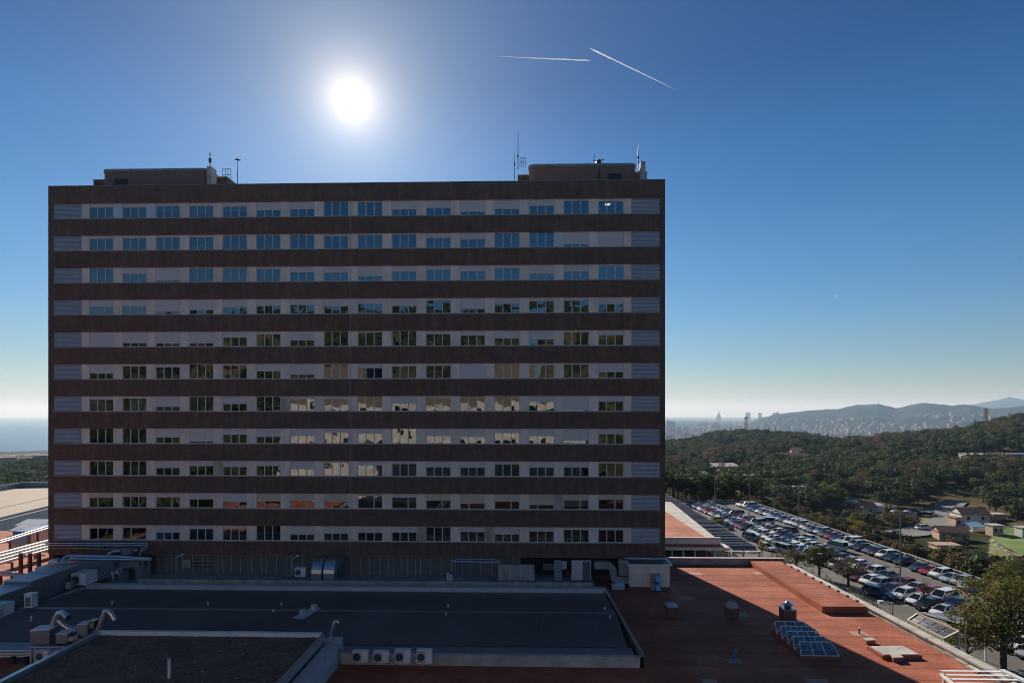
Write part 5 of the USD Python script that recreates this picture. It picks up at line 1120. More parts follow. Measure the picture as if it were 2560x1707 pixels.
drape('road', [(2385, 1256), (2370, 1270), (2375, 1285), (2372, 1300), (2350, 1312), (2330, 1322), (2280, 1335), (2240, 1338)], 9, L['road'], .5)
drape('road', [(2300, 1282), (2330, 1277), (2375, 1274), (2420, 1277)], 7, L['road'], .62)
drape('road', [(2080, 1288), (2140, 1285), (2200, 1284), (2260, 1284), (2300, 1282)], 5, L['road'], .55)
drape('track', [(2110, 1150), (2180, 1140), (2260, 1130)], 4, L['patch'], .4, False)
# white wall along the valley road
wl = thing('road_wall', 'long low white wall along the valley road', 'wall', tuple(on_land(2180, 1285)))
for a, b in zip(range(2080, 2290, 14), range(2094, 2304, 14)):
    p, q = on_land(a, 1290), on_land(b, 1289)
    part('wall_length', L['render_white'], wl, lambda m: m.prism(LineString([p[:2], q[:2]]).buffer(.18, cap_style=2), min(p[2], q[2]) - 1, (p[2] + q[2]) / 2 + .9))
# the green field, its stone wall and meadow
L['grass'] = look('grass', (0.10, 0.17, 0.03), 0.9, var=.3, scale=.15, color2=(0.13, 0.19, 0.04), detail=8)
def patch_mesh(name, pts, mat, lift, grid=26):
    Q = [on_land(x, y)[:2] for x, y in pts]; pg = Polygon(Q)
    x0, y0, x1, y1 = pg.bounds; X, Y = np.meshgrid(np.linspace(x0, x1, grid), np.linspace(y0, y1, grid))
    v = np.stack([X, Y, ground(X, Y) + lift], -1).reshape(-1, 3); i = np.arange(X.size).reshape(X.shape)
    q = np.stack([i[:-1, :-1], i[:-1, 1:], i[1:, 1:], i[1:, :-1]], -1).reshape(-1, 4)
    keep = shapely.contains(pg, shapely.points(v[q].mean(1)[:, :2])); q = q[keep]
    for p in v[q].mean(1)[::3]: CLEAR.append((p[0], p[1], 4.0))
    return MB().raw(v, q).put(name, mat, kind='structure')
patch_mesh('field', [(2478, 1340), (2500, 1326), (2580, 1316), (2600, 1395), (2552, 1394), (2478, 1352)], L['grass'], .35, 40)
L['meadow'] = look('meadow', (0.12, 0.17, 0.02), 0.9, var=.35, scale=.3, color2=(0.2, 0.2, 0.07), detail=8)
patch_mesh('meadow', [(2475, 1352), (2550, 1398), (2540, 1412), (2470, 1405)], L['meadow'], .4, 40)
L['dry_grass'] = look('dry_grass', (0.22, 0.16, 0.075), 0.95, var=.3, scale=.3, detail=8)
patch_mesh('dry_ground', [(2295, 1290), (2350, 1286), (2368, 1296), (2350, 1306), (2300, 1310)], L['dry_grass'], .35)
0 and patch_mesh('bare_ground', [(2460, 1255), (2560, 1245), (2570, 1275), (2470, 1285)], L['earth'], .3)
stw = thing('stone_wall', 'pale dry-stone wall curving round the green field', 'wall', tuple(on_land(2520, 1375)))
for i in range(46):
    u = i / 45; px = 2478 + u * 74; py = 1352 + u * 42 + 8 * math.sin(u * 3)
    q = on_land(px, py); part('stone', L['pale_concrete'], stw, lambda m: m.obox((q[0], q[1], q[2] - .1), *trn.uniform(.5, 1.0, 2), trn.uniform(.5, .9), trn.uniform(0, 3)))
for px, py in ((1650, 1400), (2470, 1300), (2500, 1310), (2345, 1330), (2410, 1340)): clear(px, py, 5) if px > 2000 else None

# poles and power lines
def wood_pole(px, ytop, ybase, dist, label):
    b, t_ = at_d(px, ybase, dist), at_d(px, ytop, dist)
    t = thing('power_pole', label, 'power pole', b)
    part('pole', L['bark'], t, lambda m: m.tube([b - (0, 0, 1), t_], [.16, .11], 7)); part('cross_arm', L['bark'], t, lambda m: m.box(t_[0] - .9, t_[0] + .9, t_[1] - .06, t_[1] + .06, t_[2] - .5, t_[2] - .38))
    for s in (-.8, 0, .8): part('insulator', L['white_metal'], t, lambda m: m.cyl((t_[0] + s, t_[1], t_[2] - .38), .05, .18, 6))
    return t_
pa = wood_pole(1754, 1176, 1232, 230, 'grey power pole at the upper end of the three drooping wires')
pb = wood_pole(1926, 1250, 1282, 150, 'short power pole at the lower right end of the three drooping wires')
for i, s in enumerate((-.8, 0, .8)):
    w = thing('power_wire', f'{("lowest", "middle", "topmost")[i]} of three drooping power wires above the car park trees', 'wire', pa)
    pts = [pa * (1 - u) + pb * u + np.array([s * (1 + 1.2 * u), 0, -.2 - 2.4 * u * (1 - u) * (1.3 - i * .25)]) for u in np.linspace(0, 1, 24)]
    part('wire', L['wire'], w, lambda m: m.tube(pts, .028, 4))
def lattice(px, ytop, ybase, dist, wb, wt, label, mat, arms=(), name='lattice_tower', bays=7):
    b, t_ = at_d(px, ybase, dist), at_d(px, ytop, dist); H = t_[2] - b[2]
    t = thing(name, label, 'tower', b)
    cor = lambda u: [(b[0] + i * (wb + (wt - wb) * u) / 2, b[1] + j * (wb + (wt - wb) * u) / 2, b[2] + H * u) for i, j in ((-1, -1), (1, -1), (1, 1), (-1, 1))]
    th_ = wb * .07
    for k in range(4): part('leg', L[mat], t, lambda m: m.bar((cor(0)[k][0], cor(0)[k][1], b[2] - 2), cor(1)[k], th_))
    def br(m):
        for j in range(bays):
            c0, c1 = cor(j / bays), cor((j + 1) / bays)
            for k in range(4): m.bar(c0[k], c1[(k + 1) % 4], th_ * .6); m.bar(c0[(k + 1) % 4], c1[k], th_ * .6); m.bar(c1[k], c1[(k + 1) % 4], th_ * .6)
    part('bracing', L[mat], t, br)
    for u, w in arms: part('cross_arm', L[mat], t, lambda m: m.bar((b[0] - w, b[1], b[2] + H * u), (b[0] + w, b[1], b[2] + H * u), th_ * 1.2))
    return t, b, t_
t, b, t_ = lattice(1865, 1045, 1082, 850, 3.4, 2.6, 'dark square lattice mast on top of the wooded hill', 'black_metal', name='lattice_mast')
part('head', L['black_metal'], t, lambda m: m.box(b[0] - 2, b[0] + 2, b[1] - 2, b[1] + 2, t_[2] - .2, t_[2] + 1.6))
lattice(2465, 1021, 1064, 700, 4.4, 1.6, 'reddish electricity pylon with cross arms on the right ridge', 'rust_paint', ((.78, 4.0), (.9, 4.0), (1.0, 3.0), (.55, 3.2)), name='pylon', bays=8)
lattice(103, 1180, 1216, 330, 2.4, 1.2, 'small reddish lattice mast in front of the trees at far left', 'rust_paint', name='lattice_mast', bays=6)

# the city in the haze
CITY = {'pale': (.50, .46, .42), 'brick': (.34, .22, .16), 'white': (.66, .64, .60), 'grey': (.30, .30, .31)}
L['city'] = usdkit.material(stage, '/World/Looks/city', {"g": ("geometry", {}), "r": ("rgb_ramp", {"ramp": [(0.0, (.42, .31, .25)), (.25, (.55, .49, .43)), (.5, (.6, .56, .51)), (.7, (.42, .41, .41)), (1.0, (.72, .7, .68))]}),
    "br": ("brick_texture", {"color1": (1, 1, 1), "color2": (.9, .9, .9), "mortar": (.35, .36, .4), "scale": 1.0, "mortar_size": 1.1, "brick_width": 4.0, "row_height": 3.2, "offset": 0.0}), "sx": ("separate_xyz", {}), "u": ("math", {"math_type": "add"}), "cb": ("combine_xyz", {}),
    "m": ("mix_color", {"blend_type": "multiply", "fac": .7, "use_clamp": False}), "p": ("principled_bsdf", {"roughness": .8, "specular_ior_level": 0.1})},
    [("g.random_per_island", "r.fac"), ("g.position", "sx.vector"), ("sx.x", "u.value1"), ("sx.y", "u.value2"), ("u.value", "cb.x"), ("sx.z", "cb.y"), ("cb.vector", "br.vector"), ("r.color", "m.a"), ("br.color", "m.b"), ("m.result", "p.base_color")], surface="p.BSDF")
crn = np.random.default_rng(5); city = MB()
def city_z(x, y):
    z = max(gz(x, y), -130.); r = math.hypot(x, y)
    if 4300 < r < 8100: z = max(z, float(near_hill(np.array([x]), np.array([y]))[0]))
    return z
n_city = 0
while n_city < 9500:
    a = math.radians(crn.uniform(11.5, 43.5)); r = math.sqrt(crn.uniform(2300 ** 2, 9500 ** 2)); x, y = r * math.sin(a), r * math.cos(a)
    z = city_z(x, y)
    if z > 10 or z < -125 or (z > -60 and crn.random() < .5): continue
    if meshkit.fbm(np.array([[x / 700, y / 700, 0.]]), 2, 3)[0] < .36: continue
    w, d = crn.uniform(12, 36), crn.uniform(10, 24); h = crn.uniform(8, 19) if crn.random() < .92 else crn.uniform(20, 36)
    city.obox((x, y, z - 6), w, d, h + 6, crn.uniform(-.34, -.02) + (1.5708 if crn.random() < .5 else 0)); n_city += 1
for _ in range(800):          # the town by the sea at far left
    a = math.radians(crn.uniform(-44, -38.5)); r = crn.uniform(900, 2350); x, y = r * math.sin(a), r * math.cos(a)
    city.obox((x, y, gz(x, y) - 4), crn.uniform(10, 28), crn.uniform(9, 18), crn.uniform(9, 24), crn.normal(.5, .1))
city.put('distant_city', L['city'], kind='stuff', label='hazy sprawl of distant city buildings spreading over the plain to the hills')
def block(px, ytop, dist, w, d, label, mat, base=-112):
    t_ = at_d(px, ytop, dist); t = thing('high_rise', label, 'building', (t_[0], t_[1], base))
    part('wall', L[mat], t, lambda m: m.obox((t_[0], t_[1], base), w, d, t_[2] - base, .3)); part('roof', L['concrete'], t, lambda m: m.obox((t_[0], t_[1], t_[2]), w * .5, d * .5, 4, .3))
    for q in range(5): part('window_band', L['grey_panel'], t, lambda m: m.obox((t_[0], t_[1], base + (t_[2] - base) * (.3 + q * .14)), w + .6, d + .6, (t_[2] - base) * .05, .3))
for px, yt, ds, w, d, lab, mt in ((1672, 1052, 4200, 26, 20, 'slim grey tower block nearest the brick tower edge in the haze', 'concrete'), (1682, 1054, 4300, 30, 20, 'wider grey tower block beside the slim one in the haze', 'concrete'), (1754, 1056, 4100, 20, 18, 'slim white tower block in the hazy city', 'white_metal'),
        (1770, 1057, 4050, 24, 18, 'second white tower block right of the slim white one', 'white_metal'), (1790, 1058, 4000, 60, 22, 'broad cream apartment slab in the hazy city', 'cream_panel'), (1996, 1067, 3900, 50, 24, 'pale blocky building just above the wooded ridge', 'pale_roof'), (2220, 1057, 5000, 46, 24, 'dark blue-grey broad tower block under the hills', 'grey_panel'),
        (2256, 1052, 5000, 26, 20, 'cream tower block on the lower hillside, left of a pair', 'cream_panel'), (2270, 1052, 5000, 30, 20, 'peach tower block on the lower hillside, right of a pair', 'render_peach'), (1870, 1031, 8800, 60, 40, 'faint flat-topped tower cluster on the hazy horizon', 'concrete'), (1900, 1032, 8800, 46, 30, 'faint pale tower on the hazy horizon right of the cluster', 'concrete'), (1936, 1031.5, 8800, 40, 30, 'faint lone tower far right on the hazy horizon', 'concrete')):
    block(px, yt, ds, w, d, lab, mt)
# tall many-spired church with a crane
c = at_d(1797, 1044, 8600); top = at_d(1797, 1026.5, 8600)[2]; base = -112
t = thing('spired_church', 'huge many-spired church silhouetted in the haze on the horizon', 'church', (c[0], c[1], base))
part('nave', L['concrete'], t, lambda m: m.obox((c[0], c[1], base), 58, 44, (top - base) * .42, .3))
for q, (dx, hh, r_) in enumerate(((-26, .66, 6), (-17, .78, 6), (-8, .84, 6), (3, 1.0, 8), (14, .8, 6), (23, .7, 6))):
    part('spire', L['concrete'], t, lambda m: m.lathe((c[0] + dx, c[1], base), [(r_, 0), (r_, (top - base) * hh * .55), (r_ * .6, (top - base) * hh * .85), (.5, (top - base) * hh), (0, (top - base) * hh)], 8))
part('crane', L['grey_metal'], t, lambda m: (m.bar((c[0] + 8, c[1], base), (c[0] + 8, c[1], top + 14), 3), m.bar((c[0] - 30, c[1], top + 12), (c[0] + 46, c[1], top + 12), 2.5)))
# thin tower with a flared foot
c = at_d(2191, 1082, 4300); tp = at_d(2191, 1050, 4300)[2]; md = at_d(2191, 1070, 4300)[2]
t = thing('slender_tower', 'slender pale tower with broad foot in the city below the hills', 'tower', (c[0], c[1], -112))
part('shaft', L['concrete'], t, lambda m: m.tube([(c[0], c[1], md), (c[0], c[1], tp)], [7, 5], 10)); part('foot', L['pale_concrete'], t, lambda m: m.obox((c[0], c[1], -112), 60, 40, md + 112, .2))
# the church and mast on the far summit, and the mast on the nearer hill
c = at_d(2523, 994.5, 12200)
t = thing('hilltop_church', 'tiny church with tall mast on the far right summit', 'church', tuple(c))
part('body', L['grey_panel'], t, lambda m: m.obox((c[0], c[1], c[2] - 25), 60, 50, 45)); part('spire', L['grey_panel'], t, lambda m: m.tube([(c[0], c[1], c[2]), (c[0], c[1], c[2] + 75)], [9, 2], 6))
c = at_d(2197, 1009.5, 6100)
t = thing('hill_mast', 'thin mast standing on the left hill beyond the city', 'mast', tuple(c))
part('pole', L['grey_panel'], t, lambda m: m.tube([(c[0], c[1], c[2] - 15), (c[0], c[1], c[2] + 32)], [2.2, 1.2], 6)); part('collar', L['grey_panel'], t, lambda m: m.cyl((c[0], c[1], c[2] + 12), 3.5, 5, 6))

# ------------------------------------------------------------------ plant the wood
pts = scatter(); CL = np.array(CLEAR)
# extra scrub on the bank below the railing
xb = []
for _ in range(420):
    a, r = math.radians(trn.uniform(22, 42)), trn.uniform(80, 172); xb.append((r * math.sin(a), r * math.cos(a)))
pts = np.vstack([pts, xb])
okp = shapely.distance(PLATEAU, shapely.points(pts[:, 0], pts[:, 1])) > 2.5
keep_out = np.ones(len(pts), bool)
for x, y, r in CL: keep_out &= np.hypot(pts[:, 0] - x, pts[:, 1] - y) > r
# keep trees low right in front of the houses, so that the photograph's view of them stays open
dens = meshkit.fbm(np.stack([pts[:, 0] / 60, pts[:, 1] / 60, pts[:, 0] * 0], -1), 3, 9)
pts = pts[okp & keep_out & ((dens > .27) | (trn.random(len(pts)) < .35))]
z = ground(pts[:, 0], pts[:, 1]); d_ = np.hypot(pts[:, 0], pts[:, 1])
mixn = meshkit.fbm(np.stack([pts[:, 0] / 90, pts[:, 1] / 90, pts[:, 0] * 0 + 3], -1), 3, 8)
front = np.zeros(len(pts), bool)
for x, y, r in CL:
    L2 = math.hypot(x, y); along = (pts[:, 0] * x + pts[:, 1] * y) / L2; across = np.abs(pts[:, 0] * y - pts[:, 1] * x) / L2
    front |= (along < L2) & (along > L2 - min(8.0 * L2 / (24 - gz(x, y)), 30)) & (across < r * .9)
kinds = np.empty(len(pts), int); u = trn.random(len(pts))
for i in range(len(pts)):
    near = d_[i] < 230; m_ = mixn[i]
    if front[i]: k = 5 if u[i] < .5 else 6
    elif near: k = 0 if u[i] < .08 else 3 if u[i] < .24 else 2 if u[i] < .27 else 7 if u[i] < .47 else 8 if u[i] < .55 else 9 if u[i] < .67 else 5 if u[i] < .83 else 6
    elif m_ < .46: k = 7 if u[i] < .3 else 3 if u[i] < .55 else 5 if u[i] < .7 else 6 if u[i] < .8 else 0
    else: k = 0 if u[i] < .30 else 1 if u[i] < .56 else 2 if u[i] < .72 else 3 if u[i] < .88 else 4 if u[i] < .91 else 7 if u[i] < .95 else 9
    kinds[i] = k
sc = trn.uniform(.65, 1.25, len(pts)) * np.where(d_ > 240, 1.12, .82) * np.where(front, 1.5, 1.0) * np.where(np.isin(kinds, [5, 6]) & ~front, 1.25, 1.0); rz = trn.uniform(0, 6.28, len(pts))
az_ = np.degrees(np.arctan2(pts[:, 0], pts[:, 1]))
# big pines close behind the far end of the car park, a brown bare wood behind them, and only scrub on the bank below the railing
dep_ = pts[:, 1] * math.cos(YAW) - pts[:, 0] * math.sin(YAW); px_ = PX0 + F_PX * (pts[:, 0] * math.cos(YAW) + pts[:, 1] * math.sin(YAW)) / dep_
zone = (az_ > 10) & (az_ < 24); u2 = trn.random(len(pts))
pine = zone & (d_ < 188) & ~front; kinds[pine] = np.where(u2[pine] < .5, 2, 0); sc[pine] = trn.uniform(.85, 1.2, pine.sum())
bare = zone & (d_ >= 188) & (d_ < 262) & (u2 < .7) & ~front; kinds[bare] = 7
lim = np.where(px_ < 1830, 1235, np.minimum(1246 + (px_ - 1830) * .29, 1384)); lim = np.where(px_ > 2440, 1404, lim)
room = CAM_Z - z - (lim - HORIZON) / F_PX * dep_
bank = (dep_ < 172) & (px_ > 1890) & (px_ < 2700)
tall = np.array([6.9, 6.9, 7.0, 6.9, 10.8, 2.5, 2.5, 7.6, 7.6, 7.6])[kinds]
low_ = bank & (room < 3.4); kinds[low_] = np.where(u2[low_] < .45, 5, 6); sc[low_] = np.clip((room[low_] + .9) / 2.4, .7, 1.5)
mid_ = bank & ~low_; sc[mid_] = np.minimum(sc[mid_] * 1.1, (room[mid_] + .8) / tall[mid_])
# the nearest ones that stand in the frame are things, the rest one mass
inframe = (az_ > 13.6) & (az_ < 40.2) & (d_ > 85) & (d_ / np.cos(np.radians(az_)) > 110)
order = np.argsort(np.where(inframe, d_ / np.where(np.isin(kinds, [5, 6]), .35, 1), 1e9))[:285]
solo = set(order.tolist())
LM = [(1985, 1150, 'white villa'), (1925, 1155, 'peach house'), (1812, 1172, 'long pale-roofed building'), (2132, 1266, 'blue-roofed shed'), (2192, 1278, 'small white house'), (2474, 1148, 'long modern white building'), (2302, 1122, 'lone brown house'), (2424, 1300, 'wide terracotta roof'),
      (2376, 1342, 'pink house'), (2362, 1368, 'flat terrace roof'), (2520, 1370, 'green field'), (2085, 1345, 'stone hut'), (2302, 1322, 'white valley van'), (1754, 1200, 'grey power pole'), (1926, 1265, 'short power pole'), (1865, 1075, 'lattice mast'), (2370, 1275, 'road junction'), (2200, 1286, 'valley road wall'), (1873, 1190, 'far middle lamp head'), (1997, 1220, 'near middle lamp head'), (2251, 1282, 'nearest tall lamp head'), (1712, 1225, 'small single lamp'), (1787, 1180, 'slender lamp head'),
      (2040, 1325, 'middle of the railing'), (2150, 1362, 'railing behind the white vans'), (2330, 1420, 'near end of the railing')]
ADJ = ['rounded dark pine', 'rounded dark pine', 'flat-topped umbrella pine', 'olive-green oak', 'narrow cypress', 'low green bush', 'low brown bush', 'brownish bare tree', 'yellow-leaved tree', 'yellow-green tree']
cnt = {}; c_, s_ = math.cos(YAW), math.sin(YAW)
def lab_of(i):
    x, y = pts[i]; dep = y * c_ - x * s_; px, py = PX0 + F_PX * (x * c_ + y * s_) / dep, HORIZON - F_PX * (z[i] + 4 * sc[i] - CAM_Z) / dep
    j = int(np.argmin([math.hypot(px - a, (py - b) * 1.6) for a, b, _ in LM])); a, b, nm = LM[j]
    return ADJ[kinds[i]], ('left of' if px - a < -abs(py - b) else 'right of' if px - a > abs(py - b) else 'above' if py < b else 'below'), nm, math.hypot(px - a, py - b)
info = {int(i): lab_of(i) for i in order}
for i in sorted(info, key=lambda q: info[q][3]):
    k = kinds[i]; key = info[i][:3]; cnt[key] = cnt.get(key, 0) + 1; n_ = cnt[key]
    near = 'nearest' if n_ == 1 else ORD[min(n_, 30) - 1] + ' nearest'
    copy_of(PROT[k], TNAME[k], (pts[i, 0], pts[i, 1], z[i] - .1), rz[i], f'{key[0]}, the {near} one {key[1]} the {key[2]}', TCAT[k], {'bush': 'bushes in the valley', 'tree': 'trees in the valley wood'}[TCAT[k]], sc[i])
rest_i = np.array([i for i in range(len(pts)) if i not in solo])
pi = UsdGeom.PointInstancer.Define(stage, '/World/wood'); tag(pi.GetPrim(), kind='stuff', label='dark green wood of pines and oaks covering the far slopes and ridge')
pi.CreatePositionsAttr(Vt.Vec3fArray.FromNumpy(np.column_stack([pts[rest_i], z[rest_i] - .1]).astype(np.float32)))
pi.CreateProtoIndicesAttr(Vt.IntArray.FromNumpy(kinds[rest_i].astype(np.int32)))
hq = rz[rest_i] / 2
pi.CreateOrientationsAttr(Vt.QuathArray([Gf.Quath(float(math.cos(a)), 0, 0, float(math.sin(a))) for a in hq]))
pi.CreateScalesAttr(Vt.Vec3fArray.FromNumpy(np.repeat(sc[rest_i, None], 3, 1).astype(np.float32)))
UsdGeom.Scope.Define(stage, '/World/wood/kinds')
for i, p in enumerate(PROT):
    x = UsdGeom.Xform.Define(stage, f'/World/wood/kinds/{KINDS[i][0]}'); x.GetPrim().GetReferences().AddInternalReference(p)
pi.CreatePrototypesRel().SetTargets([Sdf.Path(f'/World/wood/kinds/{k[0]}') for k in KINDS])
print('trees', len(pts))
# ------------------------------------------------------------------ near planting on the right
def near_tree(name, px, pybase, ytop, wpx, label, leaf, n, size, seed, cat='tree', zb=0.0, loose=.75, trunk=.16, low=.50):
    rg = np.random.default_rng(seed); b = at_z(px, pybase, zb); d = (b[1] * math.cos(YAW) - b[0] * math.sin(YAW))
    H = CAM_Z - (ytop - HORIZON) / F_PX * d - zb; W = wpx / F_PX * d
    t = thing(name, label, cat, (b[0], b[1], zb))
    nl = 13 if low > .4 else 26; lobes = []
    for i in range(nl):
        a = i * 2.4 + rg.normal(0, .3); q = math.sqrt((i + .5) / nl) * .40 * W; u = rg.uniform(0, 1)
        lobes.append((q * math.cos(a), q * math.sin(a), H * (low + (.86 - low) * u * (1 - (q / W) ** 2)), W * rg.uniform(.12, .19), W * rg.uniform(.12, .19), H * rg.uniform(.08, .13)))
    lobes.append((0, 0, H * .88, W * .16, W * .16, H * .11))
    def tr(m):
        m.tube([(0, 0, -.4), (rg.normal(0, .06), rg.normal(0, .06), H * .25), (rg.normal(0, .1), rg.normal(0, .1), H * .5)], [trunk * 1.2, trunk, trunk * .7], 9)
    part('trunk', L['bark'], t, tr, local=True)
    def br(m):
        for l in lobes:
            e = np.array(l[:3]); s = np.array([0, 0, H * rg.uniform(.22, .42)]); mid = (s + e) / 2 + rg.normal(0, W * .03, 3)
            m.tube([s, mid, e], [trunk * .5, trunk * .3, trunk * .1], 6)
            for _ in range(4): m.tube([mid, mid * .4 + e * .6 + rg.normal(0, W * .06, 3), e + rg.normal(0, W * .1, 3)], [trunk * .2, trunk * .12, trunk * .04], 4)
    part('branch', L['bark'], t, br, local=True)
    if n: part('crown', L[leaf], t, lambda m: leaves(m, lobes, n, size, rg, .2), local=True)
near_tree('street_tree', 2048, 1444, 1362, 92, 'green street tree at the car park kerb, middle of three', 'olive_leaf', 2600, .2, 1)
near_tree('street_tree', 2120, 1466, 1392, 100, 'orange-brown street tree at the car park kerb, right of three', 'brown_leaf', 2000, .18, 2)
near_tree('street_tree', 1990, 1432, 1368, 70, 'thin brown street tree at the car park kerb, left of three', 'brown_leaf', 1200, .18, 3)
near_tree('sapling', 1905, 1392, 1346, 26, 'small yellow-leaved sapling at the end of the louvred canopy', 'yellow_leaf', 420, .16, 4, trunk=.06)
near_tree('big_tree', 2508, 1672, 1402, 235, 'big dense green tree at the lower right picture edge', 'olive_leaf', 7500, .23, 5, trunk=.24, low=.2)
near_tree('olive_tree', 2560, 1560, 1398, 190, 'yellow-green tree behind the big tree at the right edge', 'olive_leaf', 6000, .26, 6)
near_tree('low_tree', 2420, 1660, 1560, 120, 'low thin yellowish tree in front of the solar roof end', 'olive_leaf', 1500, .17, 7, trunk=.07)
near_tree('bare_tree', 2311, 1520, 1430, 70, 'small leafless tree standing before the white cars', None, 0, .1, 8, trunk=.07)
hd = np.random.default_rng(31)
def shrub(x, y, z, w, h, leaf, name, label, n=260, size=.16, group=None):
    t = thing(name, label, 'bush', (x, y, z), group=group)
    lob = [(hd.normal(0, w * .22), hd.normal(0, w * .22), h * hd.uniform(.4, .7), w * .32, w * .32, h * .36) for _ in range(5)]
    part('leaves', L[leaf], t, lambda m: leaves(m, lob, n, size, hd, .2), local=True); part('stem', L['bark'], t, lambda m: [m.tube([(0, 0, -.3), tuple(l[:3])], [.04, .015], 4) for l in lob] and None, local=True)
for iy, y in enumerate(np.arange(58, 82, 1.25)):
    shrub(edge_x(y) + 3.6 + hd.normal(0, .2), y, 0, 2.1, 5.0 + hd.normal(0, .3), 'olive_leaf' if hd.random() < .6 else 'oak_leaf', 'hedge_bush', f'leafy green hedge bush by the red roof parapet, {ORD[iy]} from the near end', 420, .17, 'hedge bushes along the parapet')
for y in np.arange(77, 83, 1.3):
    for ix, x in enumerate((30.0, 32.0, 34.0)): shrub(x + hd.normal(0, .3), y, 0, 1.8, 2.6 + hd.normal(0, .5), 'oak_leaf' if hd.random() < .6 else 'brown_leaf', 'planting_bush', f'dark bush under the louvred canopy front, {("left", "middle", "right")[ix]} file, {ORD[int((y - 76.9) / 1.3)]} from the front', 240, .17, 'bushes under the canopy end')

# ------------------------------------------------------------------ plant and pipes left of the tower
def Y(px, py, y): return at_y(px, py, y)
hall = thing('cream_hall', 'broad hall with cream gravel roof beyond the pipes at far left', 'building', (-125, 120, 0))
def pz(px, py, z): return tuple(at_z(px, py, z)[:2])
part('roof', L.setdefault('cream_gravel', look('cream_gravel', (0.47, 0.385, 0.29), .9, var=.12, scale=.5)), hall, lambda m: m.prism([pz(-60, 1308, 4.6), pz(130, 1262, 4.6), pz(160, 1216, 4.6), pz(52, 1218, 4.6), pz(-60, 1236, 4.6)], 4.2, 4.6), label='sunlit cream roof surface')
A_, B_, C_, D_ = [np.array(pz(x, y, 4.6)) for x, y in ((-60, 1236), (52, 1218), (160, 1216), (130, 1262))]
for a, b in ((A_, B_), (B_, C_)): part('roof_parapet', L['grey_metal'], hall, lambda m: m.prism(LineString([a, b]).buffer(.3, cap_style=2), 4.2, 5.9))
E_, F_ = np.array(pz(-60, 1308, 4.6)), D_
part('fascia', L['grey_metal'], hall, lambda m: m.prism(LineString([E_, F_]).buffer(.2, cap_style=2), 3.7, 4.66))
part('seam', L['concrete'], hall, lambda m: m.prism(LineString([np.array(pz(-60, 1284, 4.6)), np.array(pz(135, 1240, 4.6))]).buffer(.12, cap_style=2), 4.6, 4.68))
part('back_wall', L['render_white'], hall, lambda m: m.prism(LineString([E_ + (0, 3.0), F_ + (0, 3.0)]).buffer(.15, cap_style=2), -4, 4.2))
L['green_steel'] = look('green_steel', (0.10, 0.12, 0.07), 0.6, var=.1)
for q in np.linspace(.3, 1, 8):
    p = E_ * (1 - q) + F_ * q
    part('column', L['green_steel'], hall, lambda m: m.box(p[0] - .22, p[0] + .22, p[1] + .1, p[1] + .6, -4, 4.0))
    p2 = E_ * (1 - q - .1) + F_ * (q + .1)
    part('truss', L['green_steel'], hall, lambda m: [m.bar((p[0], p[1], z), (p2[0], p2[1], z + 1.1), .16) for z in (-1.5, -.4, .7, 1.8, 2.9)] + [m.bar((p[0], p[1], z + 1.1), (p2[0], p2[1], z), .07) for z in (-1.5, .7, 2.9)] + [m.bar((p[0], p[1], 1.8), (p2[0], p2[1], 1.8), .1)] and None)
yard = MB(); yard.prism([(-120, 40), (-60, 40), (-60, 63.8), (-55.3, 64), (-55.3, 95), (-120, 100)], 2.6, 3.4); yard.put('yard_terrace', L['lit_red_roof'], kind='structure')
pr = thing('pipe_rack', 'bundle of bright silver pipes on dark red posts left of tower', 'pipes', (-69, 80, 3.4))
for j, (x, z, r) in enumerate(((-69.6, 5.5, .26), (-69.0, 5.25, .26), (-68.4, 5.0, .24), (-67.9, 4.75, .2))):
    part('pipe', L.setdefault('pale_pipe', look('pale_pipe', (.62, .57, .5), .5, metal=.25, var=.06)), pr, lambda m: m.tube([(x, 52, z), (x, 70, z), (x, 98, z)], r, 18), smooth=50)
for y in (58, 66, 73, 79, 85, 91):
    for x in (-67.7, -69.9): part('post', L['red_steel'], pr, lambda m: m.box(x - .1, x + .1, y - .1, y + .1, 3.3, 4.5))
    part('cross_bar', L['red_steel'], pr, lambda m: m.box(-70.0, -67.6, y - .08, y + .08, 4.36, 4.5))
p2 = thing('upper_pipes', 'pair of thin silver pipes crossing above the blue-topped duct at left', 'pipes', (-78, 85, 4))
for o in (0, .5): part('pipe', L['pale_pipe'], p2, lambda m: m.tube([at_z(-30, 1362 + o * 10, 6.0), at_z(62, 1333 + o * 10, 6.0), at_z(130, 1312 + o * 10, 6.0)], .16, 8), smooth=50)
for px, py in ((20, 1346), (90, 1326)): c = at_z(px, py, 6.0); part('post', L['red_steel'], p2, lambda m: m.box(c[0] - .1, c[0] + .1, c[1] + .2, c[1] + .4, 3.3, 5.85))
c = at_z(58, 1368, 3.4)
dk = thing('rooftop_duct', 'large silver duct with rounded end reflecting blue sky at left', 'air duct', c)
part('duct', L['zinc'], dk, lambda m: m.prism(sbox(c[0] - 1.2, c[1], c[0] + 1.2, c[1] + 16), 3.9, 5.9)); part('rounded_end', L['zinc'], dk, lambda m: m.raw([(c[0] + s * 1.2, c[1] - .9 * math.sin(a), 3.4 + (2.5) * (math.cos(a))) for s in (-1, 1) for a in np.linspace(0, math.pi / 2, 7)], [(i, i + 1, 8 + i, 7 + i) for i in range(6)]), smooth=40)
for q in range(4): part('leg', L['grey_metal'], dk, lambda m: m.box(c[0] - 1.1 + (q % 2) * 2.1, c[0] - 1.0 + (q % 2) * 2.1, c[1] + 1 + (q // 2) * 12, c[1] + 1.1 + (q // 2) * 12, 3.3, 3.95))
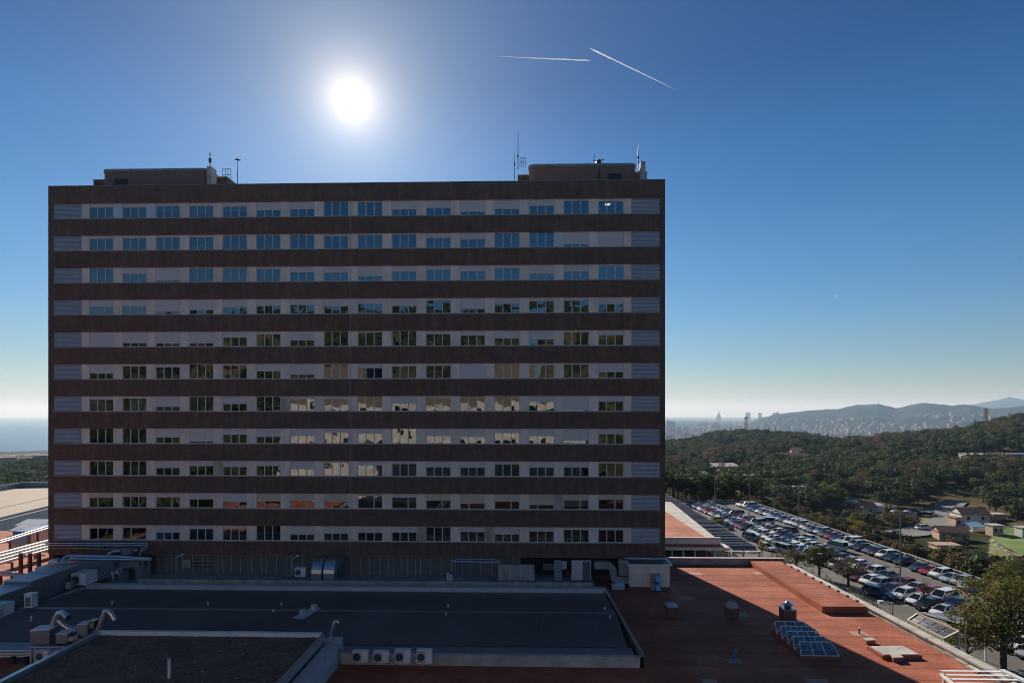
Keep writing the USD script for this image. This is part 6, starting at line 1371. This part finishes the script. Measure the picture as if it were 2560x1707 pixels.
for px, py, w, h, lab in ((70, 1326, 3.2, .9, 'grey sloped rooftop ventilator above the silver pipes'), (92, 1313, 4.5, .7, 'long pale rooftop ventilator behind the grey one')):
    c = at_z(px, py, 4.5); t = thing('rooftop_ventilator', lab, 'ventilator', c)
    part('casing', L['grey_metal'], t, lambda m: m.obox((c[0], c[1], 3.4), w, 2.2, 1.6)); part('hood', L['white_metal'], t, lambda m: m.obox((c[0], c[1] - .4, 5.0), w * 1.1, 2.6, .15, 0, .25))
gl = thing('pipe_stand', 'silver pipe bends standing on the terrace at the left picture edge', 'pipes', at_z(40, 1470, 3.4))
for j in range(3):
    x0 = 30 + j * 11; part('pipe', L['zinc'], gl, lambda m: m.tube([Y(-20, 1430 + j * 3, 58), Y(x0, 1432 + j * 2, 58), Y(x0 + 7, 1435, 58), Y(x0 + 10, 1445, 58), Y(x0 + 10, 1470, 58)], .17, 8), smooth=50)
for px in (2, 30, 44): part('post', L['red_steel'], gl, lambda m: m.box(Y(px, 1440, 58)[0] - .1, Y(px, 1440, 58)[0] + .1, 57.9, 58.1, 3.4, Y(px, 1438, 58)[2]))
for px in (52, 75, 97):
    b = Y(px, 1436, 62); t = thing('red_post', f'{ {52: "leftmost", 75: "middle", 97: "rightmost"}[px] } of three dark red steel posts beside the tower corner', 'post', b)
    part('shaft', L['red_steel'], t, lambda m: m.box(b[0] - .14, b[0] + .14, b[1] - .14, b[1] + .14, 3.4, Y(px, 1382, 62)[2])); part('bracket', L['red_steel'], t, lambda m: m.bar((b[0] - .7, b[1], Y(px, 1388, 62)[2]), (b[0] + .7, b[1], Y(px, 1388, 62)[2]), .12))

# long plant housing along the metal roof's left side
lh = thing('plant_housing', 'long grey panelled plant housing along the left side of metal roof', 'air unit', (-48.5, 53, RZ))
for y0, zt in ((44.2, 7.7), (47.0, 7.75), (49.8, 7.8), (52.6, 8.1), (55.4, 8.15)):
    part('casing_panel', L['grey_metal'], lh, lambda m: m.box(-49.6, -47.0, y0, y0 + 2.76, 5.4, zt)); part('top_sheet', L['pale_metal'], lh, lambda m: m.box(-49.7, -46.93, y0, y0 + 2.76, zt, zt + .06))
part('duct_end', L['grey_metal'], lh, lambda m: m.raw([(-49.6, 58.16, 5.6), (-47, 58.16, 5.6), (-45.6, 61.6, 6.2), (-48.2, 61.6, 6.2), (-49.6, 58.16, 8.15), (-47, 58.16, 8.15), (-45.6, 61.6, 7.9), (-48.2, 61.6, 7.9)], [(0, 1, 5, 4), (1, 2, 6, 5), (2, 3, 7, 6), (3, 0, 4, 7), (4, 5, 6, 7)]))
def unit(name, lab, px0, px1, py0, py1, y, dep, mat='pale_metal', extra=None, cat='air unit', rot=0):
    a, b = at_y(px0, py1, y), at_y(px1, py0, y); w, h = b[0] - a[0], b[2] - a[2]; cx = (a[0] + b[0]) / 2
    t = thing(name, lab, cat, (cx, y, a[2]))
    part('casing', L[mat], t, lambda m: m.obox((cx, y + dep / 2, a[2]), w, dep, h, rot)); part('lid', L['white_metal'], t, lambda m: m.obox((cx, y + dep / 2, a[2] + h), w + .06, dep + .06, .05, rot))
    part('door_panel', L['grey_metal'], t, lambda m: m.obox((cx, y - .012, a[2] + h * .15), w * .7, .02, h * .65, rot))
    for q in (-.4, .4): part('foot', L['black_metal'], t, lambda m: m.obox((cx + q * w, y + dep / 2, a[2] - .12), .08, dep * .9, .12, rot))
    return t
ax = at_y(36, 1500, 49.0)[0]
ah = thing('air_handling_unit', 'large white air handling unit at the left edge beside metal roof', 'air unit', (ax - .9, 47, RZ))
part('casing', L['white_metal'], ah, lambda m: m.box(ax - 1.8, ax, 45.2, 49.0, 5.5, 7.45)); part('lid', L['pale_metal'], ah, lambda m: m.box(ax - 1.84, ax + .04, 45.16, 49.04, 7.45, 7.52))
part('base_frame', L['black_metal'], ah, lambda m: m.box(ax - 1.75, ax - .05, 45.3, 48.9, RZ, 5.5)); part('door_panel', L['pale_metal'], ah, lambda m: m.box(ax, ax + .02, 46.6, 47.9, 5.8, 7.2))
unit('meter_cabinet', 'narrow white cabinet standing at the left rim of the metal roof', 60, 80, 1486, 1519, 49.5, .6, 'white_metal')
ac_unit(178, 214, 1433, 1464, 57.0, 'white air conditioner seen edge-on at the metal roof far left corner', dep=1.6)
c = Y(175, 1470, 56.4); t = thing('small_cabinet', 'small dark grey cabinet in front of the edge-on air conditioner', 'cabinet', c)
part('body', L['grey_metal'], t, lambda m: m.obox(c, .55, .5, .75)); part('door', L['pale_metal'], t, lambda m: m.obox(c + np.array([0, -.26, .08]), .45, .02, .6))
# ducts against the tower's left foot
D2 = lambda px, py, y: list(at_y(px, py, y))
elbow_duct('upper long silver duct along tower foot turning down at its right end', [D2(165, 1408, 62.6), D2(220, 1408, 62.6), D2(280, 1408, 62.6), D2(335, 1408, 62.6), D2(347, 1411, 62.6), D2(353, 1420, 62.6), D2(354, 1435, 62.6), D2(354, 1453, 62.6)], .78, .9)
elbow_duct('lower silver duct before the longer one, turning down earlier', [D2(172, 1426, 61.6), D2(215, 1425, 61.6), D2(250, 1424, 61.6), D2(268, 1426, 61.6), D2(277, 1433, 61.6), D2(280, 1444, 61.6), D2(280, 1456, 61.6)], .75, .9)
elbow_duct('short third duct bend between the two long ducts', [D2(285, 1422, 62.1), D2(298, 1423, 62.1), D2(307, 1430, 62.1), D2(309, 1441, 62.1), D2(309, 1455, 62.1)], .6, .8)
wp = thing('wall_pipes', 'two slim silver pipes along the tower brick base at left', 'pipes', Y(240, 1362, 63.7))
for y0, y1 in ((1357, 1359), (1362, 1364)): part('pipe', L['bright_pipe'], wp, lambda m: m.tube([Y(112, y0, 63.75), Y(240, (y0 + y1) / 2, 63.75), Y(366, y1 - 1, 63.75), Y(370, y1 + 2, 63.7), Y(369, y1 + 6, 63.3), Y(352, y1 + 14, 63.2), Y(350, 1388, 63.2)], .075, 8))
part('thin_pipe', L['pale_metal'], wp, lambda m: m.tube([Y(120, 1369, 63.8), Y(200, 1370, 63.8), Y(310, 1373, 63.8)], .035, 6))
pp = thing('diagonal_pipes', 'pair of blue-reflecting silver pipes dropping diagonally onto the plant housing', 'pipes', Y(150, 1430, 60.5))
for o in (0, 7): part('pipe', L['bright_pipe'], pp, lambda m: m.tube([Y(378, 1396 + o * .3, 61.2), Y(300, 1391 + o, 61.2), Y(172 + o, 1389 + o, 61.2), Y(163 + o, 1391 + o, 61.0), Y(140 + o, 1425 + o * .4, 59.8), Y(132 + o, 1431 + o * .4, 59.5), Y(112, 1431 + o * .4, 59.3)], .16, 10), smooth=60)
for px in (356, 372): part('support', L['zinc'], pp, lambda m: m.box(Y(px, 1400, 61.25)[0] - .05, Y(px, 1400, 61.25)[0] + .05, 61.25, 61.35, RZ, Y(px, 1395, 61.25)[2]))
fn = thing('duct_fan', 'grey boxed duct fan on the brick base under the slim pipes', 'fan unit', Y(316, 1385, 63.2))
f0, f1 = Y(304, 1386, 63.0), Y(328, 1370, 63.0)
part('box', L['grey_metal'], fn, lambda m: m.box(f0[0], f1[0], 62.9, 63.8, f0[2], f1[2])); part('duct', L['zinc'], fn, lambda m: m.tube([Y(304, 1376, 63.4), Y(285, 1378, 63.4), Y(273, 1384, 63.4), Y(270, 1392, 63.4)], .2, 10), smooth=50)
part('outlet', L['zinc'], fn, lambda m: m.tube([Y(328, 1376, 63.4), Y(345, 1375, 63.4)], .2, 10), smooth=50)
c = Y(130, 1410, 62.5); t = thing('round_elbow', 'round pinkish metal duct elbow in sunlight at the tower corner', 'air duct', c)
part('elbow', L['zinc'], t, lambda m: m.tube([Y(124, 1432, 62.5), Y(125, 1418, 62.5), Y(131, 1407, 62.5), Y(143, 1403, 62.5), Y(152, 1403, 62.5)], .42, 12), smooth=60); part('collar', L['bright_pipe'], t, lambda m: m.tube([Y(143, 1403, 62.5), Y(145, 1403, 62.5)], .46, 12))
unit('rooftop_unit', 'pale boxed unit with louvred top beside the diagonal pipes', 88, 118, 1420, 1440, 58.5, 1.2)

# plant cluster before the gravel roof's left edge
pf = thing('plant_platform', 'steel beam platform on two legs carrying plant by the gravel roof', 'platform', Y(120, 1612, 42.2))
p0, p1 = Y(76, 1612, 42.2), Y(185, 1612, 42.2)
part('beam', L['pale_metal'], pf, lambda m: (m.box(p0[0], p1[0], 42.0, 42.12, p0[2] - .1, p0[2])))
part('deck', L['grey_metal'], pf, lambda m: m.box(p0[0], p1[0], 42.12, 43.6, p0[2] - .08, p0[2] - .02))
for px in (82, 92, 178): x = Y(px, 1620, 42.05)[0]; part('leg', L['pale_metal'], pf, lambda m: m.box(x - .06, x + .06, 41.85, 41.98, RZ, p0[2] - .1))
unit('fan_unit', 'big grey fan box with open front on the plant platform, left', 75, 118, 1576, 1610, 42.3, 1.1, 'grey_metal', rot=.12)
unit('filter_box', 'smaller grey box in the middle of the plant platform', 139, 165, 1585, 1608, 42.3, .8, 'grey_metal', rot=.1)
unit('duct_box', 'grey box with cone inlet at the right of the plant platform', 192, 216, 1561, 1589, 42.9, .8, 'grey_metal', rot=.1)
rd = thing('round_duct_loop', 'insulated silver round duct looping up between the plant boxes', 'air duct', Y(135, 1595, 43.2))
part('pipe', L['zinc'], rd, lambda m: m.tube([Y(137, 1596, 43.2), Y(128, 1580, 43.2), Y(128, 1574, 43.2), Y(140, 1546, 43.2), Y(147, 1534, 43.2), Y(156, 1531, 43.2), Y(165, 1536, 43.0), Y(171, 1544, 42.8)], .24, 12, cap=False), smooth=60)
part('branch_pipe', L['zinc'], rd, lambda m: m.tube([Y(146, 1550, 43.2), Y(160, 1562, 43.2), Y(174, 1570, 43.2)], .2, 12), smooth=60)
part('cone', L['zinc'], rd, lambda m: m.tube([Y(174, 1570, 43.2), Y(180, 1572, 43.2), Y(193, 1576, 43.3)], [.2, .24, .42], 12), smooth=60)
part('band', L['bright_pipe'], rd, lambda m: m.tube([Y(173, 1569.6, 43.2), Y(175, 1570.4, 43.2)], .25, 12))
fp = thing('flex_pipe', 'short cream flexible pipe between two plant boxes', 'pipe', Y(170, 1597, 42.4))
part('hose', L['pale_concrete'], fp, lambda m: m.tube([Y(165, 1597, 42.6), Y(180, 1596, 42.6), Y(195, 1592, 42.8)], .2, 10), smooth=60); part('clamp', L['grey_metal'], fp, lambda m: m.tube([Y(166, 1597, 42.6), Y(168, 1597, 42.6)], .22, 10))
ac_unit(89, 120, 1627, 1655, 41.0, 'white air conditioner half hidden under the plant platform')
ac_unit(129, 152, 1628, 1650, 41.3, 'second white air conditioner under the platform, cut by gravel roof edging')
unit('inlet_fan', 'small dark fan box at the right end of the platform plant', 222, 236, 1552, 1572, 43.0, .5, 'black_metal')
pq = thing('edge_pipes', 'row of pale pipes along the metal roof front edge at lower left', 'pipes', Y(40, 1640, 42))
for j in range(3): part('pipe', L['white_metal'], pq, lambda m: m.tube([Y(-30, 1626 + j * 7, 42.1), Y(40, 1626 + j * 7, 42.1), Y(105, 1625 + j * 6, 42.1)], .06, 6))
for px in (36, 70): x = Y(px, 1640, 42)[0]; part('valve', L['dark'], pq, lambda m: m.cyl((x, 41.9, RZ), .16, .5, 10))

# ------------------------------------------------------------------ contrails, far above the haze
L['ice'] = usdkit.material(stage, '/World/Looks/ice', {"d": ("diffuse_bsdf", {"color": (.85, .87, .9)}), "t": ("translucent_bsdf", {"color": (.85, .87, .9)}), "m": ("mix_closure", {"fac": .7}), "lw": ("layer_weight", {"blend": .5}), "tr": ("transparent_bsdf", {}), "m2": ("mix_closure", {})}, [("d.BSDF", "m.closure1"), ("t.BSDF", "m.closure2"), ("lw.facing", "m2.fac"), ("m.closure", "m2.closure1"), ("tr.BSDF", "m2.closure2")], surface="m2.closure")
def contrail(p0, p1, w, label):
    a, b = [np.array([0, 0, CAM_Z]) + direction(*p) * (10000 / direction(*p)[2]) for p in (p0, p1)]
    n = 40; u = np.linspace(0, 1, n); q = a + (b - a) * u[:, None]; rn = np.random.default_rng(int(p0[0]))
    k = np.linalg.norm(a) / F_PX
    q += rn.normal(0, k * .12, q.shape)
    MB().tube(q, np.maximum(w * k * np.minimum(u * 14 + .15, 1) * (1 - u) ** .75 * (1 + rn.normal(0, .12, n)), .3), 8).put('contrail', L['ice'], smooth=True, label=label, cat='contrail')
contrail((1477, 152), (1245, 142), 1.3, 'thin level white aircraft trail fading towards the sun')
contrail((1474, 121), (1690, 225), 1.7, 'bright slanting white aircraft trail fading to the lower right')
contrail((2088, 737), (2096, 747), 1.0, 'tiny short aircraft trail low in the clear right sky')

# ------------------------------------------------------------------ what stands behind the camera and shows in the tower's glass
bk = thing('opposite_building', 'brick and cream hospital block facing the tower, seen only in its window reflections', 'building', (-20, -12, 0))
part('cream_front', L['pale_concrete'], bk, lambda m: m.box(-57, 13, -22, -2.0, 0, 26.2))
L['lit_brick'] = look('lit_brick', (0.13, 0.098, 0.072), .85, var=.2, scale=3)
part('brick_top', L['lit_brick'], bk, lambda m: (m.box(-56.8, 12.8, -21.8, -2.6, 26.2, 29.2), m.box(-48, -38, -20, -3.2, 29.2, 36), m.box(-12, 2, -20, -3.2, 29.2, 36)))
for z in (12.5, 16.2, 19.9, 23.4):
    for x in np.arange(-55, 11, 4.2): part('window', L['car_glass'], bk, lambda m: m.box(x, x + 2.3, -2.0, -1.96, z, z + 1.5))
part('canopy', L['pale_concrete'], bk, lambda m: m.box(-57.4, 13.4, -2.2, -1.2, 14.9, 15.4))
wd = UsdGeom.PointInstancer.Define(stage, '/World/wooded_hill'); tag(wd.GetPrim(), kind='stuff', label='wooded hillside facing the tower, mirrored in its windows')
bp = []; brn = np.random.default_rng(8)
for _ in range(1500):
    x, y = brn.uniform(-420, 260), brn.uniform(-460, -60); bp.append((x, y))
for _ in range(260): bp.append((brn.uniform(-190, -64), brn.uniform(-70, 25)))
bp = np.array(bp); bz = ground(bp[:, 0], bp[:, 1])
wd.CreatePositionsAttr(Vt.Vec3fArray.FromNumpy(np.column_stack([bp, bz]).astype(np.float32))); wd.CreateProtoIndicesAttr(Vt.IntArray.FromNumpy(brn.choice([0, 1, 3], len(bp)).astype(np.int32)))
wd.CreateScalesAttr(Vt.Vec3fArray.FromNumpy(np.repeat(brn.uniform(.9, 1.4, (len(bp), 1)), 3, 1).astype(np.float32)))
UsdGeom.Scope.Define(stage, '/World/wooded_hill/kinds')
for i in (0, 1, 2, 3): UsdGeom.Xform.Define(stage, f'/World/wooded_hill/kinds/{KINDS[i][0]}').GetPrim().GetReferences().AddInternalReference(PROT[i])
wd.CreatePrototypesRel().SetTargets([Sdf.Path(f'/World/wooded_hill/kinds/{KINDS[i][0]}') for i in (0, 1, 2, 3)])
